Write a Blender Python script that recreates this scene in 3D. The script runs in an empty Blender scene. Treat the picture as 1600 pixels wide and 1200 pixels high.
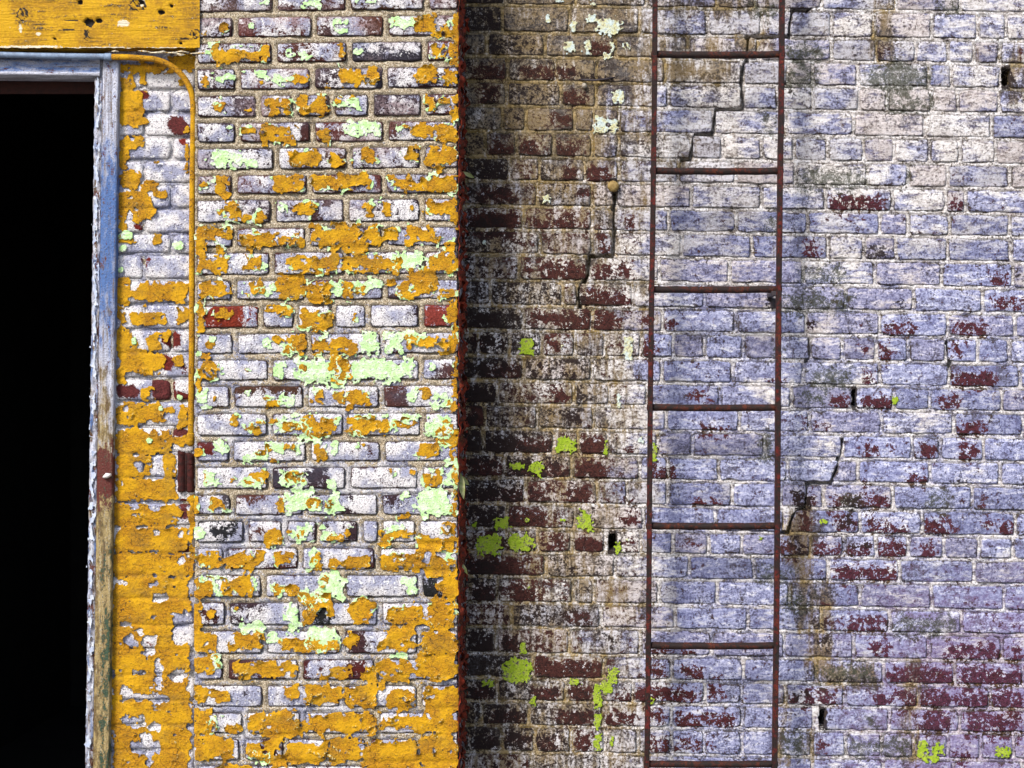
import bpy, math, random
import numpy as np
from mathutils import Vector

random.seed(7)
SC = bpy.context.scene
COL = SC.collection

# ------------------------------------------------------------------ camera, sky, sun, exposure
D = 5.0            # camera to the pier face (Y = 0), metres
K = 532.0 * D      # photograph pixels per unit of x / depth
CX = 0.25          # camera stands a little right of the middle (shift lens keeps the walls square-on)
EYE = 1.6

cam = bpy.data.cameras.new("camera")
cam.sensor_width = 36.0
cam.lens = 36.0 * K / 1600.0
cam.shift_x = -(K * CX / D) / 1600.0
cam.clip_end = 500.0
cam_o = bpy.data.objects.new("camera", cam)
COL.objects.link(cam_o)
cam_o.location = (CX, -D, EYE)
cam_o.rotation_euler = (math.radians(90), 0, 0)
SC.camera = cam_o

SUN_DIR = Vector((0.44, 0.68, -0.76)).normalized()      # the way the light travels: from upper left, in front
world = bpy.data.worlds.new("World")
SC.world = world
world.use_nodes = True
wn = world.node_tree
sky = wn.nodes.new("ShaderNodeTexSky")
sky.sky_type = 'NISHITA'
sky.sun_disc = False
sky.sun_elevation = math.asin(-SUN_DIR.z)
sky.sun_rotation = math.atan2(-SUN_DIR.x, -SUN_DIR.y)
sky.air_density = 1.0
sky.dust_density = 2.0
wn.links.new(sky.outputs[0], wn.nodes["Background"].inputs[0])
wn.nodes["Background"].inputs[1].default_value = 0.075
sun = bpy.data.lights.new("sun", 'SUN')
sun.energy = 1.5
sun.angle = math.radians(15)
sun.color = (1.0, 0.95, 0.88)
sun_o = bpy.data.objects.new("sun", sun)
COL.objects.link(sun_o)
sun_o.rotation_euler = SUN_DIR.to_track_quat('-Z', 'Y').to_euler()
sun_o.location = (-4, -6, 6)
SC.view_settings.view_transform = 'Standard'
SC.view_settings.look = 'None'
SC.view_settings.gamma = 1.0
SC.view_settings.use_curve_mapping = False
SC.view_settings.exposure = 1.62
SC.cycles.max_bounces = 4
SC.cycles.diffuse_bounces = 3
SC.cycles.glossy_bounces = 2

# ------------------------------------------------------------------ places and numbers
Y_PIER, Y_JAMB, Y_WALL, Y_LAD = 0.0, 0.045, 0.27, 0.145
GROUND_PY = 600 + 532 * EYE


def WX(px, Y):
    return ((px - 800.0) - K * CX / D) * (D + Y) / K + CX


def WZ(py, Y):
    return EYE + (600.0 - py) * (D + Y) / K


def W(px, py, Y):
    return (WX(px, Y), Y, WZ(py, Y))


def fade(t):
    return t * t * t * (t * (t * 6 - 15) + 10)


def perlin(x, y, seed):
    x = np.asarray(x, float); y = np.asarray(y, float)
    xi = np.floor(x).astype(np.int64); yi = np.floor(y).astype(np.int64)
    xf = x - xi; yf = y - yi

    def g(ix, iy, dx, dy):
        h = (ix * 374761393 + iy * 668265263 + seed * 1442695041) & 0xFFFFFFFF
        h = ((h ^ (h >> 13)) * 1274126177) & 0xFFFFFFFF
        h = (h ^ (h >> 16)) & 0xFFFF
        a = h * (2 * math.pi / 65536.0)
        return np.cos(a) * dx + np.sin(a) * dy
    u = fade(xf); v = fade(yf)
    n00 = g(xi, yi, xf, yf); n10 = g(xi + 1, yi, xf - 1, yf)
    n01 = g(xi, yi + 1, xf, yf - 1); n11 = g(xi + 1, yi + 1, xf - 1, yf - 1)
    return 1.5 * ((n00 * (1 - u) + n10 * u) * (1 - v) + (n01 * (1 - u) + n11 * u) * v)


def fbm(x, y, octs, seed, gain=0.55):
    s = 0; a = 1.0; t = 0
    for i in range(octs):
        s = s + a * perlin(x * 2 ** i + 17.3 * i, y * 2 ** i - 9.1 * i, seed + 31 * i); t += a; a *= gain
    return s / t * 1.4


def sstep(a, b, x):
    t = np.clip((x - a) / (b - a), 0, 1)
    return t * t * (3 - 2 * t)


class Field:
    """values over photograph-plane coordinates of one wall"""
    def __init__(self, x0, y0, x1, y1, res):
        self.x0, self.y0, self.res = x0, y0, res
        self.nx = int((x1 - x0) / res) + 1; self.ny = int((y1 - y0) / res) + 1
        self.X, self.Y = np.meshgrid(x0 + res * np.arange(self.nx), y0 + res * np.arange(self.ny))

    def sample(self, A, x, y):
        fx = np.clip((np.asarray(x) - self.x0) / self.res, 0, self.nx - 1.001)
        fy = np.clip((np.asarray(y) - self.y0) / self.res, 0, self.ny - 1.001)
        ix = fx.astype(int); iy = fy.astype(int); tx = fx - ix; ty = fy - iy
        return ((A[iy, ix] * (1 - tx) + A[iy, ix + 1] * tx) * (1 - ty)
                + (A[iy + 1, ix] * (1 - tx) + A[iy + 1, ix + 1] * tx) * ty)

    def splats(self, rects, noise, amp, base=-40.0, ampk=0.55, grow=0.0):
        """rounded rectangles with ragged edges, signed distance in px, positive inside"""
        F = np.full(self.X.shape, base)
        for (a, b, c, d) in rects:
            hx, hy = max((c - a) / 2, 1.5) + grow, max((d - b) / 2, 1.5) + grow
            cx, cy = (a + c) / 2, (b + d) / 2
            m = 30
            i0 = max(int((cx - hx - m - self.x0) / self.res), 0); i1 = min(int((cx + hx + m - self.x0) / self.res) + 1, self.nx)
            j0 = max(int((cy - hy - m - self.y0) / self.res), 0); j1 = min(int((cy + hy + m - self.y0) / self.res) + 1, self.ny)
            if i0 >= i1 or j0 >= j1:
                continue
            X = self.X[j0:j1, i0:i1]; Y = self.Y[j0:j1, i0:i1]
            r = min(hx, hy) * 0.7
            qx = np.abs(X - cx) - (hx - r); qy = np.abs(Y - cy) - (hy - r)
            sd = r - np.hypot(np.maximum(qx, 0), np.maximum(qy, 0)) - np.minimum(np.maximum(qx, qy), 0)
            w = min(amp, ampk * min(hx, hy))
            F[j0:j1, i0:i1] = np.maximum(F[j0:j1, i0:i1], sd + w * noise[j0:j1, i0:i1])
        return F


def from_crops(crops, sx, x0):
    out = []
    for (oy, rects) in crops:
        for (a, b, c, d) in rects:
            out.append((x0 + a / sx, oy + b / sx, x0 + c / sx, oy + d / sx))
    return out


# ------------------------------------------------------------------ shader helper
class Nd:
    def __init__(self, nt, s):
        self.nt, self.s = nt, s

    def _m(self, op, o=None, c=None):
        n = self.nt.nodes.new("ShaderNodeMath"); n.operation = op
        self.nt.links.new(self.s, n.inputs[0])
        for i, v in ((1, o), (2, c)):
            if v is None:
                continue
            if isinstance(v, Nd):
                self.nt.links.new(v.s, n.inputs[i])
            else:
                n.inputs[i].default_value = v
        return Nd(self.nt, n.outputs[0])

    def __add__(self, o): return self._m('ADD', o)
    def __sub__(self, o): return self._m('SUBTRACT', o)
    def __mul__(self, o): return self._m('MULTIPLY', o)
    def pow(self, o): return self._m('POWER', o)

    def step(self, a, b):
        n = self.nt.nodes.new("ShaderNodeMapRange"); n.interpolation_type = 'SMOOTHSTEP'
        self.nt.links.new(self.s, n.inputs[0])
        n.inputs[1].default_value = a; n.inputs[2].default_value = b
        return Nd(self.nt, n.outputs[0])


class Mat:
    def __init__(self, name):
        self.m = bpy.data.materials.new(name); self.m.use_nodes = True
        self.nt = self.m.node_tree
        self.b = self.nt.nodes["Principled BSDF"]
        self.pos = self.nt.nodes.new("ShaderNodeNewGeometry").outputs["Position"]
        self._attr = {}

    def vec(self, sx, sy, sz):
        n = self.nt.nodes.new("ShaderNodeVectorMath"); n.operation = 'MULTIPLY'
        self.nt.links.new(self.pos, n.inputs[0]); n.inputs[1].default_value = (sx, sy, sz)
        return n.outputs[0]

    def noise(self, scale, detail=4, rough=0.6, dist=0.0, vec=None):
        n = self.nt.nodes.new("ShaderNodeTexNoise")
        self.nt.links.new(vec or self.pos, n.inputs["Vector"])
        n.inputs["Scale"].default_value = scale; n.inputs["Detail"].default_value = detail
        n.inputs["Roughness"].default_value = rough; n.inputs["Distortion"].default_value = dist
        return Nd(self.nt, n.outputs[0])

    def voro(self, scale, feat='DISTANCE_TO_EDGE', vec=None):
        n = self.nt.nodes.new("ShaderNodeTexVoronoi"); n.feature = feat
        self.nt.links.new(vec or self.pos, n.inputs["Vector"]); n.inputs["Scale"].default_value = scale
        return Nd(self.nt, n.outputs["Distance"])

    def attr(self, name, ch):
        if name not in self._attr:
            n = self.nt.nodes.new("ShaderNodeAttribute"); n.attribute_name = name
            s = self.nt.nodes.new("ShaderNodeSeparateColor"); self.nt.links.new(n.outputs["Color"], s.inputs[0])
            self._attr[name] = (s, n)
        s, n = self._attr[name]
        return Nd(self.nt, n.outputs["Alpha"] if ch == 3 else s.outputs[ch])

    def objcol(self):
        n = self.nt.nodes.new("ShaderNodeObjectInfo")
        return Nd(self.nt, n.outputs["Color"])

    def mix(self, a, b, f, mode='MIX'):
        n = self.nt.nodes.new("ShaderNodeMix"); n.data_type = 'RGBA'; n.blend_type = mode; n.clamp_factor = True
        for i, v in ((6, a), (7, b)):
            if isinstance(v, Nd):
                self.nt.links.new(v.s, n.inputs[i])
            else:
                n.inputs[i].default_value = (*v, 1)
        if isinstance(f, Nd):
            self.nt.links.new(f.s, n.inputs[0])
        else:
            n.inputs[0].default_value = f
        return Nd(self.nt, n.outputs[2])

    def scale(self, c, v):      # colour times value
        n = self.nt.nodes.new("ShaderNodeVectorMath"); n.operation = 'SCALE'
        self.nt.links.new(c.s, n.inputs[0]); self.nt.links.new(v.s, n.inputs[3])
        return Nd(self.nt, n.outputs[0])

    def done(self, col, rough=0.85, bump=None, dist=0.002, strength=1.0, metal=0.0, spec=0.3):
        if isinstance(col, Nd):
            self.nt.links.new(col.s, self.b.inputs["Base Color"])
        else:
            self.b.inputs["Base Color"].default_value = (*col, 1)
        if isinstance(rough, Nd):
            self.nt.links.new(rough.s, self.b.inputs["Roughness"])
        else:
            self.b.inputs["Roughness"].default_value = rough
        self.b.inputs["Metallic"].default_value = metal
        self.b.inputs["Specular IOR Level"].default_value = spec
        if bump is not None:
            n = self.nt.nodes.new("ShaderNodeBump"); n.inputs["Distance"].default_value = dist
            n.inputs["Strength"].default_value = strength
            self.nt.links.new(bump.s, n.inputs["Height"]); self.nt.links.new(n.outputs[0], self.b.inputs["Normal"])
        return self.m


def mat_pier_brick(mortar=False):
    M = Mat("pier_mortar" if mortar else "pier_brick")
    n1 = M.noise(40, 5, 0.70, 0.4); n2 = M.noise(170, 3, 0.72); n3 = M.noise(14, 2, 0.5); g = M.noise(300, 2, 0.75)
    wash_b, slate, thin = M.attr("ma", 0), M.attr("ma", 1), M.attr("ma", 2)
    edge = M.attr("ma", 3)
    if mortar:
        base = M.mix((0.32, 0.235, 0.135), (0.66, 0.55, 0.39), n2.step(0.36, 0.58))
        base = M.mix(base, (0.07, 0.042, 0.02), (g * 0.75 + n2 * 0.25).step(0.54, 0.63))
        base = M.mix(base, (0.88, 0.80, 0.66), g.step(0.46, 0.37))
        base = M.mix(base, (0.16, 0.11, 0.06), n1.step(0.54, 0.66) * 0.7)
    else:
        oc = M.objcol()
        base = M.scale(oc, (n2 * 2.2 - 0.25) * (n1 * 1.1 + 0.2))
        base = M.mix(base, (0.045, 0.05, 0.075), slate)
    w = (n1 - 0.5) * 3.2 + (n2 - 0.5) * 2.2 + wash_b - edge * 0.45
    wash = w.step(-0.10, 0.16)
    wc = M.mix((0.76, 0.73, 0.74), (0.36, 0.37, 0.50), n3.step(0.42, 0.60))
    wc = M.mix(wc, (0.085, 0.07, 0.10), (n2 * 0.55 + g * 0.45).step(0.515, 0.60) * 0.95)
    wc = M.mix(wc, (0.88, 0.87, 0.86), M.noise(80, 3, 0.7).step(0.56, 0.66))
    col = M.mix(base, wc, wash)
    if not mortar:
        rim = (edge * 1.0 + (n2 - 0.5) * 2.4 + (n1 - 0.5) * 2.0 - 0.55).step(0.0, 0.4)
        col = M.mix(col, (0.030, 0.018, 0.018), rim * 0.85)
    col = M.mix(col, M.mix(base, (0.55, 0.42, 0.44), 0.5), thin * n2.step(0.38, 0.55))
    col = M.mix(col, (0.05, 0.035, 0.035), (n1 * 0.5 + n3 * 0.5).step(0.59, 0.70) * n2.step(0.36, 0.56) * 0.75)
    h = n2 * 1.0 + g * (1.0 if mortar else 0.6)
    return M.done(col, 0.9, h, 0.009 if mortar else 0.007, 1.0)


def mat_wall(mortar=False):
    M = Mat("whitewashed_mortar" if mortar else "whitewashed_brick")
    n1 = M.noise(44, 5, 0.72, 0.3); n2 = M.noise(150, 3, 0.74); n3 = M.noise(11, 3, 0.6); g = M.noise(430, 1, 0.7)
    st = M.noise(60, 3, 0.6, 0.2, M.vec(1.0, 1.0, 0.16))
    bare, stain, soot_shade, edge = (M.attr("ma", i) for i in range(4))
    blue, moss, purp = M.attr("mb", 0), M.attr("mb", 1), M.attr("mb", 2)
    grit = (g * 0.5 + n2 * 0.5)
    br = M.noise(26, 5, 0.74, 0.5, M.vec(0.55, 1.0, 1.9))
    cream = M.mix((0.76, 0.72, 0.71), (0.26, 0.22, 0.20), (n2 * 0.4 + br * 0.6).step(0.46, 0.60))
    lav = M.mix((0.48, 0.50, 0.72), (0.165, 0.175, 0.34), (n2 * 0.35 + n1 * 0.25 + br * 0.4).step(0.43, 0.58))
    lav = M.mix(lav, (0.045, 0.045, 0.10), (n1 * 0.7 + n2 * 0.3).step(0.545, 0.64) * 0.85)
    bm = (blue - 0.5) * 1.5 + (n3 - 0.5) * 2.2 + (br - 0.5) * 2.4
    col = M.mix(cream, lav, bm.step(0.05, 0.80) if mortar else (bm + 0.42).step(-0.05, 0.65))
    col = M.mix(col, (0.88, 0.87, 0.90), (br * 0.6 + n2 * 0.4).step(0.465, 0.395) * (0.9 if mortar else 0.75))
    if not mortar:
        col = M.mix(col, M.objcol(), 1.0, 'MULTIPLY')
    else:
        col = M.mix(col, (0.17, 0.125, 0.075), (n1 * 0.5 + n2 * 0.5).step(0.50, 0.60) * n3.step(0.38, 0.56) * 0.85)
    col = M.mix(col, M.mix(col, (0.10, 0.085, 0.075), 0.62), (n3 * 0.55 + br * 0.45 + (n2 - 0.5) * 0.35).step(0.52, 0.62) * 0.8)
    col = M.mix(col, (0.045, 0.038, 0.05), (g * 0.4 + n2 * 0.6).step(0.535, 0.605) * (n3 + (n1 - 0.5)).step(0.30, 0.56) * 0.9)
    brickc = M.mix((0.030, 0.003, 0.004), (0.098, 0.017, 0.022), (n2 * 0.6 + br * 0.4).step(0.40, 0.58))
    brickc = M.mix(brickc, M.mix((0.040, 0.008, 0.022), (0.125, 0.032, 0.070), n2.step(0.40, 0.60)), purp * n3.step(0.30, 0.50))
    brickc = M.mix(brickc, (0.015, 0.006, 0.006), g.step(0.54, 0.64) * 0.8)
    col = M.mix(col, (0.24, 0.13, 0.27), (purp * 0.9 + (n1 - 0.5) * 1.6 + (br - 0.5) * 1.6 - 0.45).step(0.0, 0.7) * 0.42)
    b = (n1 - 0.5) * 3.8 + (n2 - 0.5) * 2.4 + (bare - 0.5) * 2.0
    if mortar:
        b = b - 0.30
        brickc = M.mix((0.16, 0.10, 0.05), (0.06, 0.03, 0.02), n2.step(0.4, 0.6))
    bm2 = b.step(-0.04, 0.05)
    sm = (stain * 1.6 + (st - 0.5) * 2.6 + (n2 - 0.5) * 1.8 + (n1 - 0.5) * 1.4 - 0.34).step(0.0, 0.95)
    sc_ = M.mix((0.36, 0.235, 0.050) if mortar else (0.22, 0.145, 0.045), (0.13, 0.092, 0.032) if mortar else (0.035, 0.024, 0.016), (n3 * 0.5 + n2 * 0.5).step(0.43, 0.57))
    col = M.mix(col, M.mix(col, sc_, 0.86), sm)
    brickc = M.mix(brickc, M.mix((0.020, 0.008, 0.005), (0.075, 0.030, 0.016), n2.step(0.4, 0.6)), stain * 0.85)
    col = M.mix(col, brickc, bm2)
    mm = (moss * 1.6 + (n1 - 0.5) * 2.4 + (grit - 0.5) * 3.4 - 0.52).step(0.0, 0.5)
    col = M.mix(col, (0.060, 0.066, 0.042), mm * 0.85)
    so = (soot_shade * 1.7 + (n1 - 0.5) * 3.0 + (n2 - 0.5) * 2.2 - 0.60).step(0.0, 0.4)  # sooty patches, and the painted shade of corner and gaps
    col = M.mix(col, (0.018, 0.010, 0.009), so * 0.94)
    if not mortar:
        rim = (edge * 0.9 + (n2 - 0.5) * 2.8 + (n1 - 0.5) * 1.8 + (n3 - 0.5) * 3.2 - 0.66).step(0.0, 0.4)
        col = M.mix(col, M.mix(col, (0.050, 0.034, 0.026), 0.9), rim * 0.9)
    h = n2 * 1.0 + g * 0.7
    return M.done(col, 0.9, h, 0.007, 1.0)


def mat_yellow():
    M = Mat("ochre_yellow_paint")
    n2 = M.noise(120, 4, 0.72); n3 = M.noise(16, 3, 0.6); g = M.noise(420, 2, 0.7)
    cr = M.noise(70, 4, 0.75, 1.0, M.vec(0.6, 1.0, 1.5))
    line = (cr - 0.5)._m('ABSOLUTE')
    col = M.mix((0.58, 0.305, 0.001), (0.45, 0.205, 0.001), n3.step(0.38, 0.64))
    col = M.mix(col, (0.66, 0.37, 0.003), n2.step(0.52, 0.68) * 0.7)
    col = M.mix(col, (0.10, 0.045, 0.006), line.step(0.020, 0.004) * n3.step(0.36, 0.50))
    col = M.mix(col, (0.085, 0.045, 0.012), (n2 * 0.55 + g * 0.45).step(0.555, 0.63) * 0.9)
    col = M.mix(col, (0.20, 0.115, 0.02), M.attr("ma", 0) * (n2 + 0.3).step(0.55, 0.95))
    vm = M.nt.nodes.new("ShaderNodeVectorMath"); vm.operation = 'MULTIPLY_ADD'
    nz = M.nt.nodes.new("ShaderNodeTexNoise"); nz.inputs["Scale"].default_value = 45; nz.inputs["Detail"].default_value = 3
    M.nt.links.new(M.pos, nz.inputs["Vector"]); M.nt.links.new(nz.outputs["Color"], vm.inputs[0])
    vm.inputs[1].default_value = (0.022, 0.022, 0.022); M.nt.links.new(M.vec(0.8, 1.0, 1.25), vm.inputs[2])
    ve = M.voro(42, 'DISTANCE_TO_EDGE', vm.outputs[0])
    col = M.mix(col, (0.035, 0.018, 0.006), ve.step(0.032, 0.008) * (n3 + (n2 - 0.5) * 0.9).step(0.47, 0.60) * 0.95)
    h = n2 * 1.0 + g * 0.4
    return M.done(col, 0.75, h, 0.006, 1.0)


def mat_flat_paint(name, a, b, c, sc=90, rough=0.8):
    M = Mat(name)
    n2 = M.noise(sc, 5, 0.7); g = M.noise(380, 3, 0.7)
    col = M.mix(a, b, n2.step(0.38, 0.62))
    col = M.mix(col, c, (n2 * 0.4 + g * 0.6).step(0.56, 0.68) * 0.8)
    return M.done(col, rough, n2 + g * 0.5, 0.002, 1.0)


def mat_rust(red=False):
    M = Mat("red_rusted_iron" if red else "rusted_iron")
    n = M.noise(90, 4, 0.75); n2 = M.noise(28, 3, 0.6); g = M.noise(300, 2, 0.7)
    col = M.mix((0.012, 0.005, 0.004), (0.095, 0.006, 0.004) if red else (0.060, 0.010, 0.004), n.step(0.44, 0.62))
    col = M.mix(col, (0.16, 0.035, 0.006), (n2 * 0.5 + g * 0.5).step(0.56, 0.66) * 0.7)
    col = M.mix(col, (0.010, 0.006, 0.005), n2.step(0.56, 0.42) * 0.8)
    return M.done(col, 0.75, n + g * 0.5, 0.003, 1.0)


def mat_frame(horiz=False):
    M = Mat("weathered_frame_paint")
    n1 = M.noise(34, 5, 0.72, 0.2, M.vec(0.55, 1, 1.6) if horiz else M.vec(1.6, 1.0, 0.55)); n2 = M.noise(160, 3, 0.72)
    g = M.noise(420, 2, 0.7); v = M.noise(70, 3, 0.65, 0, M.vec(0.09, 1, 2.2) if horiz else M.vec(2.2, 1.0, 0.09))
    rust, olive, blue, chip = (M.attr("ma", i) for i in range(4))
    base = M.mix((0.30, 0.31, 0.38), (0.56, 0.57, 0.66), (v * 0.6 + n1 * 0.4).step(0.42, 0.58))
    base = M.mix(base, (0.055, 0.125, 0.32), (blue + (n1 - 0.5) * 1.8 + (v - 0.5) - 0.30).step(0.0, 0.6))
    ol = M.mix((0.33, 0.245, 0.10), (0.11, 0.070, 0.018), n1.step(0.42, 0.58))
    ol = M.mix(ol, (0.46, 0.42, 0.33), (v * 0.5 + n2 * 0.5).step(0.52, 0.62) * 0.7)
    base = M.mix(base, ol, (olive * 1.4 + (n1 - 0.5) * 2.2 - 0.2).step(0.0, 0.6))
    base = M.mix(base, (0.085, 0.008, 0.003), (rust * 1.5 + (n1 - 0.5) * 2.6 + (n2 - 0.5) * 1.4 - 0.55).step(0.0, 0.14))
    base = M.mix(base, (0.020, 0.055, 0.028), (chip * 1.3 + (n1 - 0.5) * 3.4 + (n2 - 0.5) * 2.0 - 0.86).step(0.0, 0.10))
    base = M.mix(base, (0.07, 0.05, 0.03), (g * 0.5 + n2 * 0.5).step(0.53, 0.62) * 0.85)
    base = M.mix(base, (0.12, 0.075, 0.04), (v + (n2 - 0.5) * 0.6).step(0.41, 0.32) * 0.8)
    return M.done(base, 0.55, n2 + g * 0.4, 0.004, 1.0, 0.0, 0.4)


def mat_plank():
    M = Mat("yellow_painted_board")
    gr = M.noise(40, 6, 0.7, 0.3, M.vec(0.16, 1.0, 2.4)); n2 = M.noise(130, 4, 0.7); n3 = M.noise(9, 4, 0.6)
    dark, white = M.attr("ma", 0), M.attr("ma", 1)
    col = M.mix((0.54, 0.300, 0.001), (0.38, 0.190, 0.002), (n3 * 0.6 + n2 * 0.4).step(0.42, 0.58))
    col = M.mix(col, (0.20, 0.11, 0.012), (n3 * 0.45 + gr * 0.55).step(0.49, 0.60) * n2.step(0.38, 0.56) * 0.85)
    col = M.mix(col, (0.05, 0.03, 0.01), (gr + (n2 - 0.5) * 0.35).step(0.600, 0.650) * n3.step(0.36, 0.52))
    col = M.mix(col, (0.62, 0.56, 0.42), (white + (n2 - 0.5) * 2.6 + (gr - 0.5) * 1.5 - 0.45).step(0.0, 0.25))
    col = M.mix(col, (0.012, 0.008, 0.006), (dark * 1.4 + (n2 - 0.5) * 1.2 + (gr - 0.5) - 0.42).step(0.0, 0.30))
    return M.done(col, 0.72, gr * 1.0 + n2 * 0.4, 0.006, 1.0)


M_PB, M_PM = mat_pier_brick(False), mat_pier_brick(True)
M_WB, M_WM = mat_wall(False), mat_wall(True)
M_Y = mat_yellow()
M_CREAM = mat_flat_paint("paint_underside", (0.80, 0.72, 0.36), (0.62, 0.62, 0.34), (0.40, 0.25, 0.06))
def mat_worn(name, a, b, under, dark):
    M = Mat(name)
    n1 = M.noise(48, 5, 0.74); n2 = M.noise(150, 3, 0.74); g = M.noise(360, 2, 0.7)
    col = M.mix(a, b, n1.step(0.40, 0.60))
    col = M.mix(col, under, (n1 * 0.5 + n2 * 0.5).step(0.53, 0.58))
    col = M.mix(col, dark, (n2 * 0.5 + g * 0.5).step(0.55, 0.62) * 0.85)
    return M.done(col, 0.85, n2 + g * 0.5, 0.005, 1.0)


M_MINT = mat_worn("mint_green_paint", (0.46, 0.72, 0.30), (0.62, 0.80, 0.50), (0.72, 0.72, 0.72), (0.20, 0.19, 0.08))
M_LIME = mat_worn("lime_paint", (0.26, 0.38, 0.015), (0.36, 0.46, 0.04), (0.17, 0.15, 0.10), (0.03, 0.025, 0.01))
M_PALE = mat_worn("pale_paint", (0.56, 0.66, 0.66), (0.62, 0.60, 0.30), (0.36, 0.32, 0.25), (0.13, 0.10, 0.05))
M_RET = mat_flat_paint("shaded_return_paint", (0.22, 0.022, 0.004), (0.03, 0.006, 0.004), (0.60, 0.20, 0.01), 40)  # yellow paint with its shade put into a dark red colour
M_RUST = mat_rust()
M_RAIL = mat_rust(True)
M_FRAME = mat_frame()
M_FRAMEH = mat_frame(True)
M_PLANK = mat_plank()
M_CY = mat_flat_paint("conduit_yellow_paint", (0.55, 0.265, 0.002), (0.42, 0.185, 0.002), (0.16, 0.10, 0.04), 40, 0.5)
M_CB = mat_flat_paint("conduit_blue_paint", (0.20, 0.27, 0.38), (0.12, 0.16, 0.24), (0.36, 0.36, 0.36), 40, 0.5)
M_BLACK = mat_flat_paint("unlit_interior", (0.012, 0.011, 0.011), (0.008, 0.007, 0.007), (0.02, 0.016, 0.014), 8, 0.95)  # the room's darkness put into a near-black colour
M_KNOB = mat_flat_paint("ochre_knob", (0.34, 0.24, 0.09), (0.20, 0.13, 0.04), (0.08, 0.05, 0.02), 80, 0.7)
M_LEAF = mat_flat_paint("leaf", (0.20, 0.24, 0.07), (0.34, 0.34, 0.17), (0.12, 0.08, 0.03), 60, 0.6)
M_IRON = mat_flat_paint("black_iron", (0.022, 0.018, 0.022), (0.035, 0.025, 0.03), (0.10, 0.07, 0.06), 80, 0.5)
M_GROUND = mat_flat_paint("gravel_ground", (0.20, 0.18, 0.16), (0.12, 0.11, 0.10), (0.30, 0.28, 0.25), 12, 0.95)


# ------------------------------------------------------------------ object helpers
def empty(name, loc, label, cat, group=None):
    o = bpy.data.objects.new(name, None); COL.objects.link(o); o.location = loc
    o.empty_display_size = 0.05
    o["label"] = label; o["category"] = cat
    if group:
        o["group"] = group
    return o


def mesh_obj(name, verts, faces, mats, parent=None, attrs=None, midx=None, smooth=False, center=True, kind=None):
    V = np.asarray(verts, dtype=np.float64)
    c = V.mean(axis=0) if center else np.zeros(3)
    me = bpy.data.meshes.new(name)
    if isinstance(faces, np.ndarray) and faces.ndim == 2:
        nf, k = faces.shape
        me.vertices.add(len(V)); me.vertices.foreach_set("co", (V - c).astype(np.float32).ravel())
        me.loops.add(nf * k); me.loops.foreach_set("vertex_index", faces.astype(np.int32).ravel())
        me.polygons.add(nf); me.polygons.foreach_set("loop_start", np.arange(0, nf * k, k, dtype=np.int32))
        me.update(calc_edges=True)
    else:
        me.from_pydata((V - c).tolist(), [], [list(map(int, f)) for f in faces])
    for m in (mats if isinstance(mats, (list, tuple)) else [mats]):
        me.materials.append(m)
    if midx is not None:
        me.polygons.foreach_set("material_index", np.asarray(midx, dtype=np.int32))
    if smooth:
        me.polygons.foreach_set("use_smooth", np.ones(len(me.polygons), dtype=bool))
    for an, av in (attrs or {}).items():
        a = me.color_attributes.new(an, 'FLOAT_COLOR', 'POINT')
        a.data.foreach_set("color", np.asarray(av, dtype=np.float32).ravel())
    me.update()
    o = bpy.data.objects.new(name, me); COL.objects.link(o)
    o.location = Vector(c)
    if parent is not None:
        o.parent = parent
        loc = Vector(c)
        p = parent
        while p is not None:
            loc = loc - p.location; p = p.parent
        o.location = loc
    if kind:
        o["kind"] = kind
    return o


def tag(o, label, cat, group=None):
    o["label"] = label; o["category"] = cat
    if group:
        o["group"] = group
    return o


def merge(parts):
    V = []; F = []; n = 0
    for v, f in parts:
        V += [tuple(p) for p in v]; F += [tuple(i + n for i in q) for q in f]; n += len(v)
    return V, F


def box(x0, x1, y0, y1, z0, z1, bev=0.0):
    if bev <= 0:
        v = [(x, y, z) for z in (z0, z1) for y in (y0, y1) for x in (x0, x1)]
        f = [(0, 2, 3, 1), (4, 5, 7, 6), (0, 1, 5, 4), (2, 6, 7, 3), (0, 4, 6, 2), (1, 3, 7, 5)]
        return v, f
    import bmesh
    bm = bmesh.new()
    bmesh.ops.create_cube(bm, size=1)
    for q in bm.verts:
        q.co = Vector(((x0 + x1) / 2 + q.co.x * (x1 - x0), (y0 + y1) / 2 + q.co.y * (y1 - y0), (z0 + z1) / 2 + q.co.z * (z1 - z0)))
    bmesh.ops.bevel(bm, geom=list(bm.edges), offset=bev, segments=2, affect='EDGES', profile=0.5)
    bm.verts.index_update()
    v = [tuple(q.co) for q in bm.verts]; f = [tuple(q.index for q in p.verts) for p in bm.faces]
    bm.free()
    return v, f


def tube(pts, rad, seg=14, wob=0.0, caps=True):
    pts = [Vector(p) for p in pts]
    n = len(pts); V = []; F = []
    up = None
    for i, p in enumerate(pts):
        t = (pts[min(i + 1, n - 1)] - pts[max(i - 1, 0)]).normalized()
        if up is None:
            up = Vector((0, 1, 0)) if abs(t.y) < 0.9 else Vector((0, 0, 1))
        a = (up - t * up.dot(t)).normalized(); b = t.cross(a); up = a
        r = rad[i] if isinstance(rad, (list, tuple)) else rad
        for k in range(seg):
            an = 2 * math.pi * k / seg
            rr = r * (1 + wob * random.uniform(-1, 1))
            V.append(p + a * (rr * math.cos(an)) + b * (rr * math.sin(an)))
    for i in range(n - 1):
        for k in range(seg):
            k2 = (k + 1) % seg
            F.append((i * seg + k, i * seg + k2, (i + 1) * seg + k2, (i + 1) * seg + k))
    if caps:
        F.append(tuple(range(seg - 1, -1, -1))); F.append(tuple((n - 1) * seg + k for k in range(seg)))
    return V, F


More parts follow.
